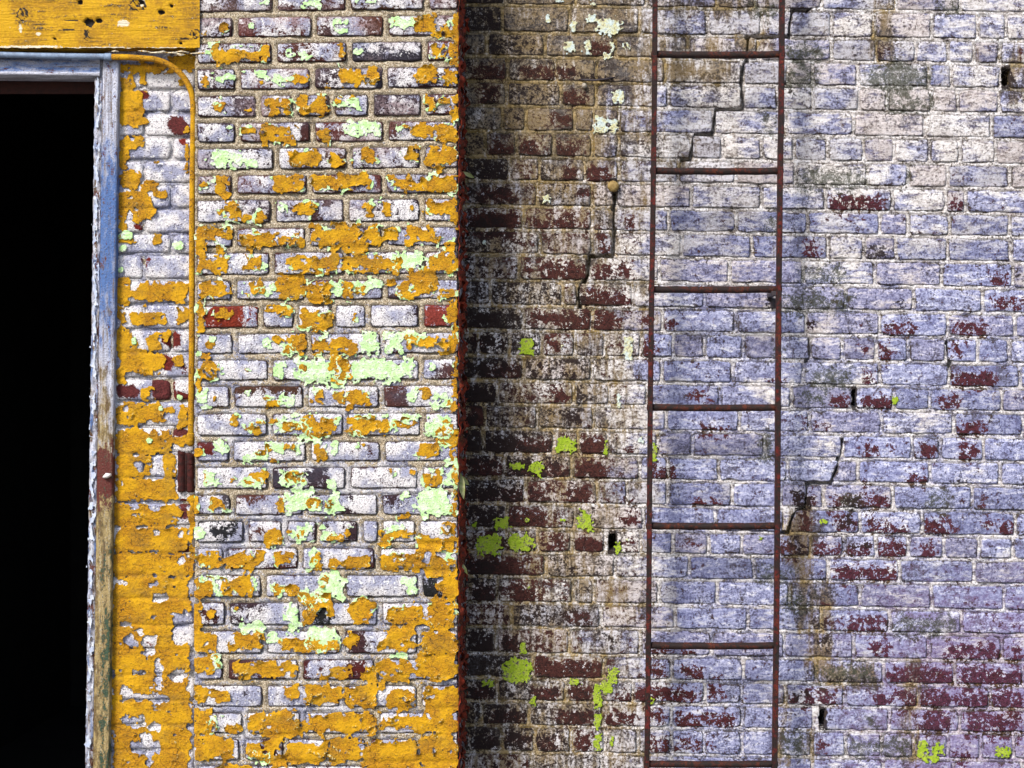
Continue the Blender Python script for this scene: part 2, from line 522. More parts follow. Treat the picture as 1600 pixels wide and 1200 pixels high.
# ------------------------------------------------------------------ bricks
def brick_geo(xl, xr, yt, yb, Y, Yof, bev, bevd, corner, seed, rough=0.0011, jit=1.0, skirt=0.02, round_all=0.0):
    """xl, xr: functions or (top, bottom) x of the two ends; yt, yb functions of x. px coordinates. Returns px arrays, depth, faces, edge flag"""
    w = 0.5 * (xr[0] + xr[1] - xl[0] - xl[1])
    hgt = yb(0.5 * (xl[0] + xr[0])) - yt(0.5 * (xl[0] + xr[0]))
    nxm = max(2, int(round((w - 2 * bev) / 13.0)))
    us = np.concatenate([[0], np.linspace(bev / w, 1 - bev / w, nxm + 1), [1]])
    vs = np.array([0, bev / hgt, 0.5, 1 - bev / hgt, 1])
    U, Vv = np.meshgrid(us, vs)
    ny, nx = U.shape
    # rounded corners
    px = U * w; py = Vv * hgt
    cx = np.clip(px, corner, w - corner); cy = np.clip(py, corner, hgt - corner)
    dx = px - cx; dy = py - cy
    lin = np.hypot(dx, dy); mx = np.maximum(np.abs(dx), np.abs(dy))
    s = np.where(lin > 1e-6, mx / np.maximum(lin, 1e-6), 1)
    px = cx + dx * s; py = cy + dy * s
    U = px / w; Vv = py / hgt
    XT = xl[0] + U * (xr[0] - xl[0]); XB = xl[1] + U * (xr[1] - xl[1])
    X = XT * (1 - Vv) + XB * Vv
    Yp = yt(X) * (1 - Vv) + yb(X) * Vv
    X = X + jit * fbm(X / 14, Yp / 14, 2, seed + 5); Yp = Yp + jit * fbm(X / 14, Yp / 14, 2, seed + 9)
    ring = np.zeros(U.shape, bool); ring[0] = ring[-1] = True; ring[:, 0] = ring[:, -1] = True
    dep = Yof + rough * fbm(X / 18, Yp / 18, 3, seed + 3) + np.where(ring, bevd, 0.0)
    idx = np.arange(nx * ny).reshape(ny, nx)
    # px y grows downward: wind so that normals face the camera (-Y)
    F = [(idx[j, i], idx[j + 1, i], idx[j + 1, i + 1], idx[j, i + 1]) for j in range(ny - 1) for i in range(nx - 1)]
    loop = [idx[0, i] for i in range(nx)] + [idx[j, nx - 1] for j in range(1, ny)] + [idx[ny - 1, i] for i in range(nx - 2, -1, -1)] + [idx[j, 0] for j in range(ny - 2, 0, -1)]
    X = X.ravel(); Yp = Yp.ravel(); dep = dep.ravel(); e = ring.ravel().astype(float)
    nb = len(X); n = len(loop)
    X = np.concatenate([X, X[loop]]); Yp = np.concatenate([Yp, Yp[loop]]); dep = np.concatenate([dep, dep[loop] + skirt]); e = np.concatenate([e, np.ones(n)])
    for k in range(n):
        F.append((loop[k], loop[(k + 1) % n], nb + (k + 1) % n, nb + k))
    return X, Yp, dep, F, e


def px_world(X, Yp, Yplane, dep):
    """points on a wall plane in px coordinates, pushed in by dep metres"""
    return np.stack([WX(X, Yplane), Yplane + dep, WZ(Yp, Yplane)], axis=1)


def grid_faces(ny, nx):
    i = np.arange(nx * ny).reshape(ny, nx)
    return np.stack([i[:-1, :-1].ravel(), i[1:, :-1].ravel(), i[1:, 1:].ravel(), i[:-1, 1:].ravel()], axis=1)


# ------------------------------------------------------------------ peeling sheets of paint
def sheet(F, X, Y, hfun, mapf, thick, mats, parent, name, nmax=200, minsize=14, attr=None, stuffname="paint_fleck"):
    """every island of F > 0 becomes a thin curled flake with an underside and a rim"""
    ins = F > 0
    ny, nx = F.shape
    res = X[0, 1] - X[0, 0]
    sx = np.zeros(F.shape); sy = np.zeros(F.shape); cnt = np.zeros(F.shape)
    for dj, di in ((0, 1), (0, -1), (1, 0), (-1, 0)):
        Fi = np.full(F.shape, -1.0)
        src = F[max(dj, 0):ny + min(dj, 0), max(di, 0):nx + min(di, 0)]
        Fi[max(-dj, 0):ny + min(-dj, 0), max(-di, 0):nx + min(-di, 0)] = src
        ok = (~ins) & (Fi > 0)
        t = np.where(ok, -F / np.maximum(Fi - F, 1e-9), 0)
        sx += t * di; sy += t * dj; cnt += ok
    snap = cnt > 0
    PX = X + np.where(snap, sx / np.maximum(cnt, 1), 0) * res
    PY = Y + np.where(snap, sy / np.maximum(cnt, 1), 0) * res
    val = ins | snap
    idx = np.arange(nx * ny).reshape(ny, nx)
    c4 = np.stack([idx[:-1, :-1], idx[1:, :-1], idx[1:, 1:], idx[:-1, 1:]], axis=-1).reshape(-1, 4)
    vf = val.ravel(); nf = ins.ravel()
    v4 = vf[c4]; anyin = nf[c4].any(axis=1)
    quads = c4[anyin & v4.all(axis=1)]
    t3 = c4[anyin & (v4.sum(axis=1) == 3)]
    m3 = vf[t3]
    tris = []
    for miss in range(4):
        q = t3[~m3[:, miss]] if len(t3) else t3
        keep = [k for k in range(4) if k != miss]
        tris.append(q[:, keep])
    tris = np.concatenate(tris) if len(t3) else np.zeros((0, 3), int)
    # islands
    lab = np.arange(nx * ny)
    while True:
        old = lab.copy()
        for arr in (quads, tris):
            if len(arr):
                mn = lab[arr].min(axis=1)
                for k in range(arr.shape[1]):
                    np.minimum.at(lab, arr[:, k], mn)
        lab = lab[lab]; lab = lab[lab]
        if (lab == old).all():
            break
    H = hfun(PX, PY, np.where(ins, F, 0.0))
    top = mapf(PX.ravel(), PY.ravel(), H.ravel()); bot = mapf(PX.ravel(), PY.ravel(), H.ravel() - thick)
    A = attr(PX, PY).reshape(-1, 4) if attr is not None else None
    ql = lab[quads[:, 0]] if len(quads) else np.zeros(0, int)
    tl = lab[tris[:, 0]] if len(tris) else np.zeros(0, int)
    ids, counts = np.unique(np.concatenate([ql, tl]), return_counts=True)
    order = np.argsort(-counts)
    big = [ids[k] for k in order if counts[k] >= minsize][:nmax]
    bigset = set(big)

    def build(q, t, nm, kind=None):
        used = np.unique(np.concatenate([q.ravel(), t.ravel()]))
        remap = np.full(nx * ny, -1); remap[used] = np.arange(len(used)); n = len(used)
        V = np.concatenate([top[used], bot[used]])
        faces = [tuple(r) for r in remap[q]] + [tuple(r) for r in remap[t]]
        nt_ = len(faces)
        E = np.concatenate([np.stack([q[:, k], q[:, (k + 1) % 4]], 1) for k in range(4)] + [np.stack([t[:, k], t[:, (k + 1) % 3]], 1) for k in range(3)])
        N = nx * ny
        code = E[:, 0] * N + E[:, 1]; rev = E[:, 1] * N + E[:, 0]
        be = E[~np.isin(code, rev)]
        under = [tuple(r[::-1] + n) for r in remap[q]] + [tuple(r[::-1] + n) for r in remap[t]]
        rim = [(b, a, a + n, b + n) for a, b in zip(remap[be[:, 0]], remap[be[:, 1]])]
        faces += under + rim
        mi = [0] * nt_ + [1] * len(under) + [0] * len(rim)
        at = {"ma": np.concatenate([A[used], A[used]])} if A is not None else None
        return mesh_obj(nm, V, faces, mats, parent, at, mi, True, True, kind)
    qo = np.argsort(ql, kind='stable'); to = np.argsort(tl, kind='stable')
    qs, ts = ql[qo], tl[to]
    for L in big:
        q = quads[qo[np.searchsorted(qs, L):np.searchsorted(qs, L, 'right')]]
        t = tris[to[np.searchsorted(ts, L):np.searchsorted(ts, L, 'right')]]
        build(q, t, name)
    rest = [i for i, c in zip(ids, counts) if i not in bigset and c >= 3]
    if rest:
        q = quads[np.isin(ql, rest)]; t = tris[np.isin(tl, rest)]
        if len(q) + len(t):
            build(q, t, stuffname, "stuff")


def voronoi(X, Y, sx, sy, seed):
    gx = X / sx; gy = Y / sy
    ix = np.floor(gx).astype(np.int64); iy = np.floor(gy).astype(np.int64)
    f1 = np.full(X.shape, 9e9); f2 = f1.copy(); cx = np.zeros(X.shape); cy = cx.copy(); hid = np.zeros(X.shape, np.int64)
    for dj in (-1, 0, 1):
        for di in (-1, 0, 1):
            a = ix + di; b = iy + dj
            h = (a * 374761393 + b * 668265263 + seed * 144269) & 0xFFFFFFFF
            h = ((h ^ (h >> 13)) * 1274126177) & 0xFFFFFFFF; h ^= h >> 16
            ox = a + 0.1 + 0.8 * ((h & 1023) / 1023.0); oy = b + 0.1 + 0.8 * (((h >> 10) & 1023) / 1023.0)
            d = np.hypot((gx - ox) * sx, (gy - oy) * sy)
            n = d < f1
            f2 = np.where(n, f1, np.minimum(f2, d))
            cx = np.where(n, ox * sx, cx); cy = np.where(n, oy * sy, cy); hid = np.where(n, h, hid)
            f1 = np.where(n, d, f1)
    return f1, f2, cx, cy, hid


# ------------------------------------------------------------------ what the photograph shows where (px)
PIER_J = [-20, 20.6, 61, 101, 143, 185.6, 225.5, 268, 306.6, 351, 389, 433, 472, 516, 557, 598, 641, 685, 725, 768, 809, 851.6, 894, 937, 981, 1026, 1066.6, 1109, 1150.5, 1192, 1234]
PIER_V = [[429, 543, 666], [367, 490, 602.5], [428, 545, 663], [371, 487, 601], [403, 459.5, 518.6, 579, 661], [371, 488, 602.5], [431, 545, 660],
          [366, 483, 600], [426.5, 540.6, 659], [366, 480, 600], [424, 540, 660], [364.6, 480, 601], [407, 462, 520, 574.5, 657.5], [367, 481.5, 597],
          [422, 539, 657.5], [362, 477, 595.6], [421, 539, 660], [360.5, 481.5, 597], [421, 543, 656], [363, 476, 593], [384, 444, 498, 562.6, 594, 652],
          [352, 469, 589], [411, 536.5, 656], [355, 470.5, 593], [413, 534, 655], [352, 469, 587], [413, 534, 655], [382, 472, 589], [378, 446, 512, 575, 655], [352, 469, 589]]
JAMB_J = [60, 100, 140, 176, 214, 250, 287, 326, 365, 397, 437, 475, 515, 552, 591, 627, 667, 709, 747, 785, 822, 865, 900, 935, 977, 1015, 1055, 1095, 1133, 1172, 1212]
WALL_J = [-23, 16, 59, 96, 135, 173.5, 213, 253, 291, 330, 367, 406, 446, 485.6, 524, 564, 602.5, 640, 678, 717, 755, 795, 834, 871, 909, 950, 988, 1029.5, 1068, 1104, 1142, 1183.5, 1222]
WALL_V = [[790, 900, 1010, 1120, 1180, 1284, 1400, 1500], [785, 890, 1000, 1105, 1190, 1300, 1366, 1456, 1528, 1572], [760, 851, 961, 1075, 1185, 1300, 1369, 1431, 1481, 1522, 1562],
          [793, 868, 931, 1040, 1160, 1231, 1270, 1341, 1452, 1487, 1564], [791, 876, 931, 1045, 1161, 1215, 1270, 1342, 1386, 1456, 1497, 1562],
          [785, 821, 898, 928, 967, 1115, 1228, 1334, 1445, 1550], [758, 807, 865, 925.5, 967, 1080, 1129, 1190, 1241, 1294, 1350, 1397, 1453, 1500, 1556],
          [796, 843, 914.5, 967, 1060, 1150, 1244, 1356, 1419, 1481, 1578], [840, 925, 961, 1080, 1190, 1290, 1394, 1478, 1509], [818, 925.5, 1045, 1150, 1262, 1375, 1419, 1484, 1578],
          [843, 925, 958.5, 1065, 1175, 1294, 1350, 1400, 1481, 1580], [810, 920, 1030, 1140, 1255, 1367, 1472, 1583], [766, 879, 903, 989, 1101, 1210, 1322, 1428, 1536],
          [818, 925, 1035, 1150, 1259, 1375, 1481, 1586], [747, 796, 846, 898, 945, 1002, 1052, 1101, 1162, 1216, 1266, 1316, 1369, 1419, 1478, 1528, 1578],
          [818, 925, 1034, 1145, 1256, 1375, 1483, 1594], [777, 897, 952, 1011, 1125, 1237, 1333, 1397, 1453, 1566], [758, 840, 928, 1041, 1156, 1265, 1378, 1491],
          [755, 865, 903.5, 950, 1027, 1082, 1195, 1316, 1425, 1469, 1537], [788, 894, 1000, 1044, 1123, 1231, 1341, 1453, 1562], [821, 934, 980, 1044, 1144, 1220, 1287, 1395, 1519],
          [791, 898, 1005, 1118, 1225, 1344, 1441, 1587], [791, 840, 894, 945, 1002, 1052, 1107, 1159, 1216, 1266, 1319, 1369, 1420, 1475, 1530, 1583],
          [853, 961, 1077, 1178, 1294, 1406, 1522], [777, 895, 928, 1030, 1121, 1234, 1344, 1456, 1569], [799, 939, 1055, 1169, 1284, 1390, 1503],
          [774, 890, 1000, 1112, 1225, 1334, 1452, 1566], [832, 943, 1050, 1162, 1275, 1381, 1492], [777, 884, 989, 1101, 1159, 1228, 1319, 1434, 1547],
          [752, 826.5, 942, 1049, 1160, 1272, 1390, 1500], [785, 835, 892, 945, 997, 1049, 1101, 1159, 1216, 1269, 1322, 1378, 1428, 1481, 1533, 1584], [830, 940, 1050, 1160, 1270, 1380, 1490]]
# missing bits of brick on the white wall: row, x0, x1
WALL_GAPS = [(22, 952, 962), (3, 1567, 1578), (16, 1333, 1337), (29, 1282, 1289)]
CRACKS = [[(1274, -30), (1272, 0), (1262, 20), (1238, 29), (1232, 60), (1228, 67), (1168, 70), (1168, 95), (1160, 110), (1158, 140), (1163, 165), (1158, 178), (1120, 181), (1113, 213), (1088, 216), (1078, 250), (1066, 257)],
          [(960, 300), (959, 330), (960, 367), (957, 400), (921, 409), (918, 430), (905, 455), (906, 484)],
          [(1316, 688), (1306, 735), (1298, 755), (1285, 764), (1262, 765), (1258, 790), (1240, 808), (1232, 835), (1218, 845)],
          [(1480, 535), (1485, 560), (1484, 573)], [(1262, 532), (1266, 548), (1260, 565)]]

PY_CROPS = [(0, [(55, 170, 85, 205), (160, 130, 205, 170), (1265, 90, 1400, 190), (1390, 130, 1470, 210), (1475, 70, 1520, 380), (1120, 105, 1145, 140), (110, 245, 160, 290), (120, 280, 270, 350), (270, 290, 440, 340), (390, 255, 435, 300), (135, 340, 165, 385),
                 (835, 255, 870, 330), (1360, 255, 1440, 330), (1465, 240, 1515, 360), (55, 425, 100, 490), (380, 455, 410, 480), (575, 420, 650, 475), (530, 440, 580, 470), (755, 430, 785, 505), (840, 390, 955, 480), (920, 470, 940, 500), (975, 385, 1065, 475), (1280, 380, 1385, 470), (1425, 400, 1515, 490),
                 (120, 565, 200, 640), (300, 610, 355, 640), (425, 555, 570, 645), (600, 550, 650, 600), (600, 610, 700, 655), (700, 555, 780, 650), (815, 560, 855, 595), (900, 545, 925, 565), (1330, 545, 1390, 625), (1395, 560, 1470, 590), (1475, 540, 1515, 690),
                 (280, 725, 370, 755), (395, 710, 590, 815), (700, 740, 785, 800), (765, 800, 785, 840), (1220, 700, 1385, 780), (1390, 720, 1515, 800), (545, 855, 735, 945), (780, 860, 860, 945), (900, 915, 925, 945), (955, 840, 1045, 930), (1225, 825, 1300, 905), (1325, 830, 1515, 940),
                 (40, 1040, 90, 1070), (135, 1010, 210, 1130), (460, 1000, 645, 1090), (680, 990, 1010, 1075), (1110, 990, 1150, 1030), (1150, 1010, 1510, 1085), (1385, 930, 1420, 1000)]),
            (300, [(170, 65, 275, 155), (290, 130, 350, 170), (350, 110, 425, 175), (585, 65, 705, 125), (985, 60, 1035, 140), (1080, 60, 1130, 130), (1235, 75, 1260, 110), (1330, 50, 1510, 130), (1465, 100, 1510, 200),
                   (25, 200, 225, 270), (30, 270, 85, 450), (90, 370, 200, 460), (140, 295, 180, 355), (270, 230, 460, 320), (460, 235, 640, 315), (670, 195, 1080, 300), (780, 300, 840, 360), (850, 290, 1000, 340), (1085, 195, 1160, 270), (1220, 195, 1380, 295), (1370, 250, 1415, 300), (1420, 280, 1505, 360),
                   (310, 365, 400, 440), (540, 360, 840, 460), (845, 370, 1180, 450), (1320, 350, 1510, 450), (40, 510, 210, 610), (30, 610, 70, 790), (310, 510, 415, 590), (470, 475, 645, 605), (655, 510, 790, 625), (845, 510, 920, 605), (930, 540, 995, 580), (1100, 490, 1160, 530), (1170, 510, 1250, 600), (1225, 440, 1400, 590), (1400, 545, 1505, 610),
                   (130, 655, 215, 725), (430, 650, 570, 700), (610, 680, 800, 785), (915, 685, 935, 740), (1455, 650, 1505, 740), (85, 845, 135, 880), (460, 815, 500, 865), (530, 815, 660, 910), (670, 845, 780, 920), (780, 840, 950, 930), (1210, 820, 1400, 880), (1405, 820, 1505, 920),
                   (50, 960, 135, 1050), (20, 1050, 60, 1130), (295, 995, 320, 1020), (610, 985, 660, 1020), (790, 940, 900, 1080), (45, 920, 110, 950), (1480, 930, 1510, 1200), (1480, 600, 1510, 830)]),
            (600, [(415, 85, 495, 135), (690, 30, 755, 110), (805, 50, 855, 115), (860, 25, 1000, 135), (120, 70, 135, 110), (1290, 25, 1355, 85), (1465, 60, 1505, 160), (215, 185, 270, 245), (320, 225, 405, 290), (445, 195, 490, 225), (510, 215, 640, 275), (610, 190, 815, 295), (890, 190, 1120, 290), (1130, 185, 1240, 250), (1250, 195, 1290, 235), (1390, 225, 1505, 345), (1470, 300, 1505, 450),
                   (5, 375, 60, 420), (375, 375, 420, 410), (415, 345, 455, 380), (525, 335, 590, 375), (690, 340, 770, 430), (1290, 340, 1400, 410), (945, 335, 985, 365), (440, 420, 490, 450), (65, 500, 90, 560), (215, 530, 245, 565), (330, 500, 425, 575), (540, 500, 650, 555), (1120, 485, 1165, 510), (1230, 490, 1275, 520), (1300, 500, 1435, 575),
                   (0, 630, 45, 730), (105, 640, 190, 710), (485, 645, 525, 735), (660, 650, 740, 700), (755, 665, 800, 705), (1475, 670, 1505, 760), (1175, 735, 1240, 765), (415, 840, 510, 910), (540, 830, 575, 865), (600, 830, 640, 880), (780, 855, 860, 890), (870, 820, 900, 860), (1070, 830, 1130, 930), (1100, 830, 1265, 870), (1280, 860, 1505, 960), (1430, 790, 1505, 870),
                   (50, 960, 165, 1040), (0, 960, 15, 1000), (210, 960, 360, 1055), (360, 950, 410, 1010), (470, 960, 560, 1020), (670, 975, 740, 1060), (770, 990, 835, 1040), (855, 975, 1020, 1055), (1070, 960, 1190, 1055), (1195, 970, 1300, 1060), (1330, 980, 1505, 1100), (1400, 1050, 1505, 1200), (1480, 450, 1505, 660)]),
            (870, [(10, 130, 130, 230), (165, 125, 355, 215), (470, 165, 520, 230), (530, 165, 610, 225), (720, 110, 765, 170), (1420, 60, 1505, 260), (1340, 0, 1505, 100), (0, 265, 60, 400), (80, 300, 130, 345), (235, 275, 265, 305), (615, 215, 800, 290), (630, 290, 700, 380), (895, 245, 1025, 365), (770, 280, 805, 340), (1110, 280, 1330, 400), (1330, 240, 1505, 420),
                   (0, 420, 145, 540), (210, 490, 250, 540), (245, 440, 400, 530), (510, 470, 820, 540), (870, 440, 935, 515), (1050, 470, 1120, 530), (1110, 400, 1270, 530), (1300, 420, 1505, 560), (0, 560, 145, 650), (250, 600, 360, 700), (360, 610, 500, 680), (500, 600, 600, 665), (800, 620, 895, 690), (980, 610, 1060, 720), (1060, 580, 1250, 720), (1260, 560, 1505, 700), (715, 675, 775, 710),
                   (0, 735, 80, 820), (110, 765, 210, 815), (520, 735, 605, 805), (640, 735, 835, 830), (880, 730, 1060, 850), (1060, 680, 1120, 760), (1110, 760, 1270, 860), (1320, 740, 1505, 900), (0, 870, 140, 1010), (200, 950, 280, 1000), (310, 890, 430, 1000), (430, 880, 610, 1030), (650, 900, 780, 1000), (740, 890, 1060, 1000), (1060, 920, 1220, 970), (1220, 900, 1505, 1000),
                   (0, 1020, 250, 1140), (320, 1070, 400, 1140), (400, 1040, 490, 1110), (545, 1060, 760, 1180), (740, 1020, 960, 1160), (960, 1050, 1290, 1240), (1290, 1000, 1500, 1240), (150, 1180, 350, 1240), (440, 1120, 540, 1200)])]
PM_CROPS = [(0, [(610, 0, 745, 40), (370, 0, 440, 30), (920, 0, 1050, 25), (800, 110, 880, 145), (820, 150, 890, 190), (1145, 105, 1265, 160), (265, 250, 300, 270), (75, 265, 110, 310), (100, 420, 240, 470), (275, 400, 310, 420), (370, 395, 440, 450), (455, 430, 560, 475), (530, 285, 680, 330), (920, 270, 970, 315), (805, 565, 960, 620), (120, 570, 160, 600), (195, 715, 240, 760), (870, 700, 1000, 770), (930, 685, 1090, 780), (1160, 705, 1210, 755), (90, 870, 300, 960), (280, 900, 380, 960), (1170, 850, 1200, 880), (325, 125, 350, 165), (300, 255, 380, 275)]),
            (300, [(485, 70, 540, 110), (1030, 60, 1080, 80), (650, 140, 680, 160), (1150, 200, 1185, 220), (1130, 345, 1310, 420), (390, 390, 430, 440), (340, 545, 470, 600), (785, 505, 860, 595), (900, 505, 1080, 560), (95, 820, 130, 850), (410, 840, 480, 885), (500, 850, 580, 920), (725, 815, 770, 840), (950, 820, 1060, 920), (1100, 800, 1210, 905), (1210, 800, 1290, 850), (470, 965, 520, 1050), (595, 950, 830, 1085), (900, 955, 1230, 1080), (1220, 955, 1285, 1010), (1355, 970, 1380, 1020), (700, 930, 760, 960), (25, 1105, 105, 1200)]),
            (600, [(20, 15, 105, 120), (305, 40, 330, 70), (420, 65, 480, 90), (500, 60, 580, 110), (770, 0, 850, 25), (1240, 30, 1290, 90), (1370, 60, 1465, 130), (470, 190, 640, 270), (600, 260, 670, 325), (815, 190, 840, 230), (920, 175, 1110, 195), (1190, 175, 1300, 220), (900, 265, 960, 285), (1340, 185, 1470, 300), (125, 330, 195, 405), (305, 400, 430, 445), (460, 335, 610, 390), (790, 340, 830, 400), (930, 335, 955, 370), (1430, 430, 1500, 480), (75, 500, 140, 590), (300, 530, 370, 580), (500, 500, 650, 580), (560, 570, 690, 700), (520, 640, 660, 730), (640, 630, 740, 720), (750, 630, 845, 735), (770, 545, 815, 595), (1270, 610, 1475, 750), (1420, 495, 1495, 570), (1190, 610, 1240, 650), (0, 810, 60, 870), (600, 795, 690, 890), (725, 830, 790, 890), (1130, 805, 1200, 830), (660, 945, 710, 1050), (720, 1070, 860, 1200), (1210, 1100, 1280, 1190)]),
            (870, [(115, 120, 160, 235), (600, 180, 860, 245), (730, 85, 780, 130), (1205, 120, 1280, 220), (340, 120, 370, 200), (280, 360, 410, 430), (530, 270, 610, 440), (430, 440, 500, 490), (640, 400, 830, 540), (120, 560, 160, 640), (1130, 280, 1200, 300), (1120, 550, 1230, 580), (310, 1120, 430, 1170), (90, 890, 150, 990)])]
# bare or special brick faces on the pier (crop px) and their colour
PIER_BARE = from_crops([(0, [(180, 0, 260, 55), (260, 100, 340, 205), (970, 90, 1090, 195), (205, 110, 245, 205), (900, 300, 1310, 350), (250, 560, 365, 640), (1030, 540, 1110, 645), (640, 700, 685, 815), (1105, 680, 1180, 780), (270, 790, 300, 815), (480, 50, 860, 62), (700, 390, 740, 505), (1060, 390, 1090, 500), (860, 1010, 890, 1090), (1040, 990, 1075, 1090), (580, 560, 610, 650), (820, 890, 890, 960), (740, 90, 770, 200)]),
                        (300, [(75, 640, 290, 770), (1305, 650, 1460, 765), (730, 45, 790, 80), (680, 120, 720, 170), (230, 1100, 620, 1140), (1380, 990, 1490, 1060), (640, 870, 700, 920), (1110, 580, 1180, 620), (250, 60, 440, 90)]),
                        (600, [(230, 20, 620, 55), (1085, 25, 1220, 130), (10, 335, 130, 395), (110, 805, 265, 860), (650, 480, 780, 600), (250, 640, 380, 670), (860, 640, 900, 670), (1080, 640, 1240, 675), (860, 720, 930, 745), (890, 790, 940, 890), (700, 800, 720, 880), (440, 480, 560, 600), (210, 1010, 330, 1060), (430, 1040, 600, 1060), (1020, 950, 1050, 1050), (170, 650, 200, 735), (330, 820, 430, 835)]),
                        (870, [(1310, 125, 1415, 240), (700, 260, 780, 380), (205, 265, 400, 290), (205, 345, 330, 375), (880, 430, 1000, 545), (875, 590, 990, 710), (190, 575, 330, 620), (190, 620, 260, 700), (360, 665, 500, 690), (640, 590, 655, 690), (390, 1050, 500, 1130), (860, 740, 880, 860), (70, 285, 130, 370)])], 3.636, 300)
PIER_SPECIAL = [((185, 705, 300), (0.32, 0.035, 0.012)), ((1380, 705, 300), (0.33, 0.05, 0.035)), ((1150, 75, 600), (0.36, 0.075, 0.03)), ((60, 360, 600), (0.17, 0.012, 0.004)), ((930, 650, 870), (0.11, 0.010, 0.006)),
                ((1360, 180, 870), (0.012, 0.012, 0.012)), ((180, 850, 600), (0.018, 0.018, 0.022)), ((740, 310, 870), (0.014, 0.014, 0.014)), ((300, 150, 0), (0.035, 0.04, 0.065)), ((1030, 140, 0), (0.15, 0.05, 0.03)), ((420, 910, 0), (0.28, 0.06, 0.04)), ((1060, 300, 0), (0.055, 0.045, 0.065))]

JY = []
for oy, rects in [(0, [(750, 395, 1060, 450), (750, 480, 840, 570), (755, 570, 905, 790), (880, 430, 910, 520), (890, 745, 935, 780), (1060, 340, 1255, 440), (1125, 505, 1150, 530), (1150, 790, 1185, 830), (750, 865, 890, 925), (755, 930, 800, 1060), (750, 1070, 880, 1180), (870, 1140, 980, 1200), (970, 1010, 1000, 1025), (1160, 900, 1180, 1080), (1230, 300, 1260, 480), (1240, 800, 1260, 1060)]),
                  (300, [(745, 0, 940, 110), (960, 0, 1040, 30), (820, 110, 960, 190), (740, 120, 790, 240), (740, 265, 830, 330), (965, 270, 1010, 320), (735, 540, 810, 720), (830, 570, 1180, 690), (800, 760, 1050, 830), (740, 760, 800, 820), (1100, 730, 1185, 820), (730, 870, 850, 960), (970, 870, 1060, 920), (930, 900, 1000, 1000), (730, 960, 870, 1080), (740, 1000, 1020, 1120), (730, 1080, 800, 1200), (1080, 1030, 1145, 1080), (900, 1100, 960, 1150)]),
                  (600, [(885, 30, 960, 95), (725, 130, 1090, 260), (1110, 130, 1180, 280), (720, 265, 1080, 440), (1080, 330, 1170, 380), (860, 400, 960, 440), (725, 440, 960, 590), (1010, 440, 1110, 590), (720, 580, 1100, 740), (715, 740, 1130, 890), (720, 890, 1190, 1050), (715, 1050, 1190, 1220), (1180, 690, 1215, 1200)]),
                  (900, [(700, -20, 1190, 1300)])]:
    JY += [(a / 4, oy + b / 4, c / 4, oy + d / 4) for a, b, c, d in rects]
JCUT = []
for oy, rects in [(600, [(845, 495, 895, 540), (960, 450, 1015, 590), (805, 740, 870, 770), (920, 730, 1020, 800), (870, 240, 1060, 285), (1020, 190, 1100, 260), (1110, 855, 1180, 890), (1110, 440, 1220, 680), (780, 150, 800, 170), (990, 290, 1020, 320), (1120, 920, 1140, 950), (960, 920, 1000, 945), (1120, 1070, 1160, 1110)]),
                  (900, [(960, 120, 1050, 150), (1090, 210, 1190, 430), (770, 370, 860, 430), (860, 330, 890, 380), (900, 370, 960, 500), (980, 510, 1010, 700), (1060, 600, 1180, 650), (750, 690, 830, 780), (830, 740, 1060, 790), (780, 880, 910, 930), (930, 910, 990, 980), (870, 980, 960, 1040), (820, 1030, 1000, 1090), (920, 1100, 970, 1170), (930, 40, 980, 60), (1080, 55, 1105, 80), (750, 290, 820, 312), (830, 590, 910, 612), (750, 30, 790, 50)])]:
    JCUT += [(a / 4, oy + b / 4, c / 4, oy + d / 4) for a, b, c, d in rects]
JRED = [(a / 4, oy + b / 4, c / 4, oy + d / 4) for oy, r in [(0, [(880, 570, 920, 610), (1060, 740, 1180, 830), (1120, 870, 1160, 890)]), (300, [(1030, 880, 1100, 970), (780, 920, 815, 960), (1015, 1030, 1075, 1110), (960, 1175, 1080, 1200), (860, 200, 880, 230), (880, 420, 960, 450), (1090, 1080, 1140, 1120)]), (600, [(745, 10, 845, 75), (960, 0, 1080, 100), (1080, 285, 1180, 325), (1080, 70, 1180, 100), (1140, 730, 1180, 850), (1140, 1010, 1190, 1060), (1150, 1080, 1180, 1130)]), (900, [(915, 425, 935, 445)])] for a, b, c, d in r]
JMINT = [(a / 4, oy + b / 4, c / 4, oy + d / 4) for oy, r in [(300, [(740, 250, 830, 300), (750, 330, 790, 375), (1090, 320, 1140, 360), (740, 470, 775, 500), (830, 910, 850, 950)]), (600, [(920, 340, 955, 375), (1000, 140, 1020, 165), (1110, 70, 1140, 95)])] for a, b, c, d in r]

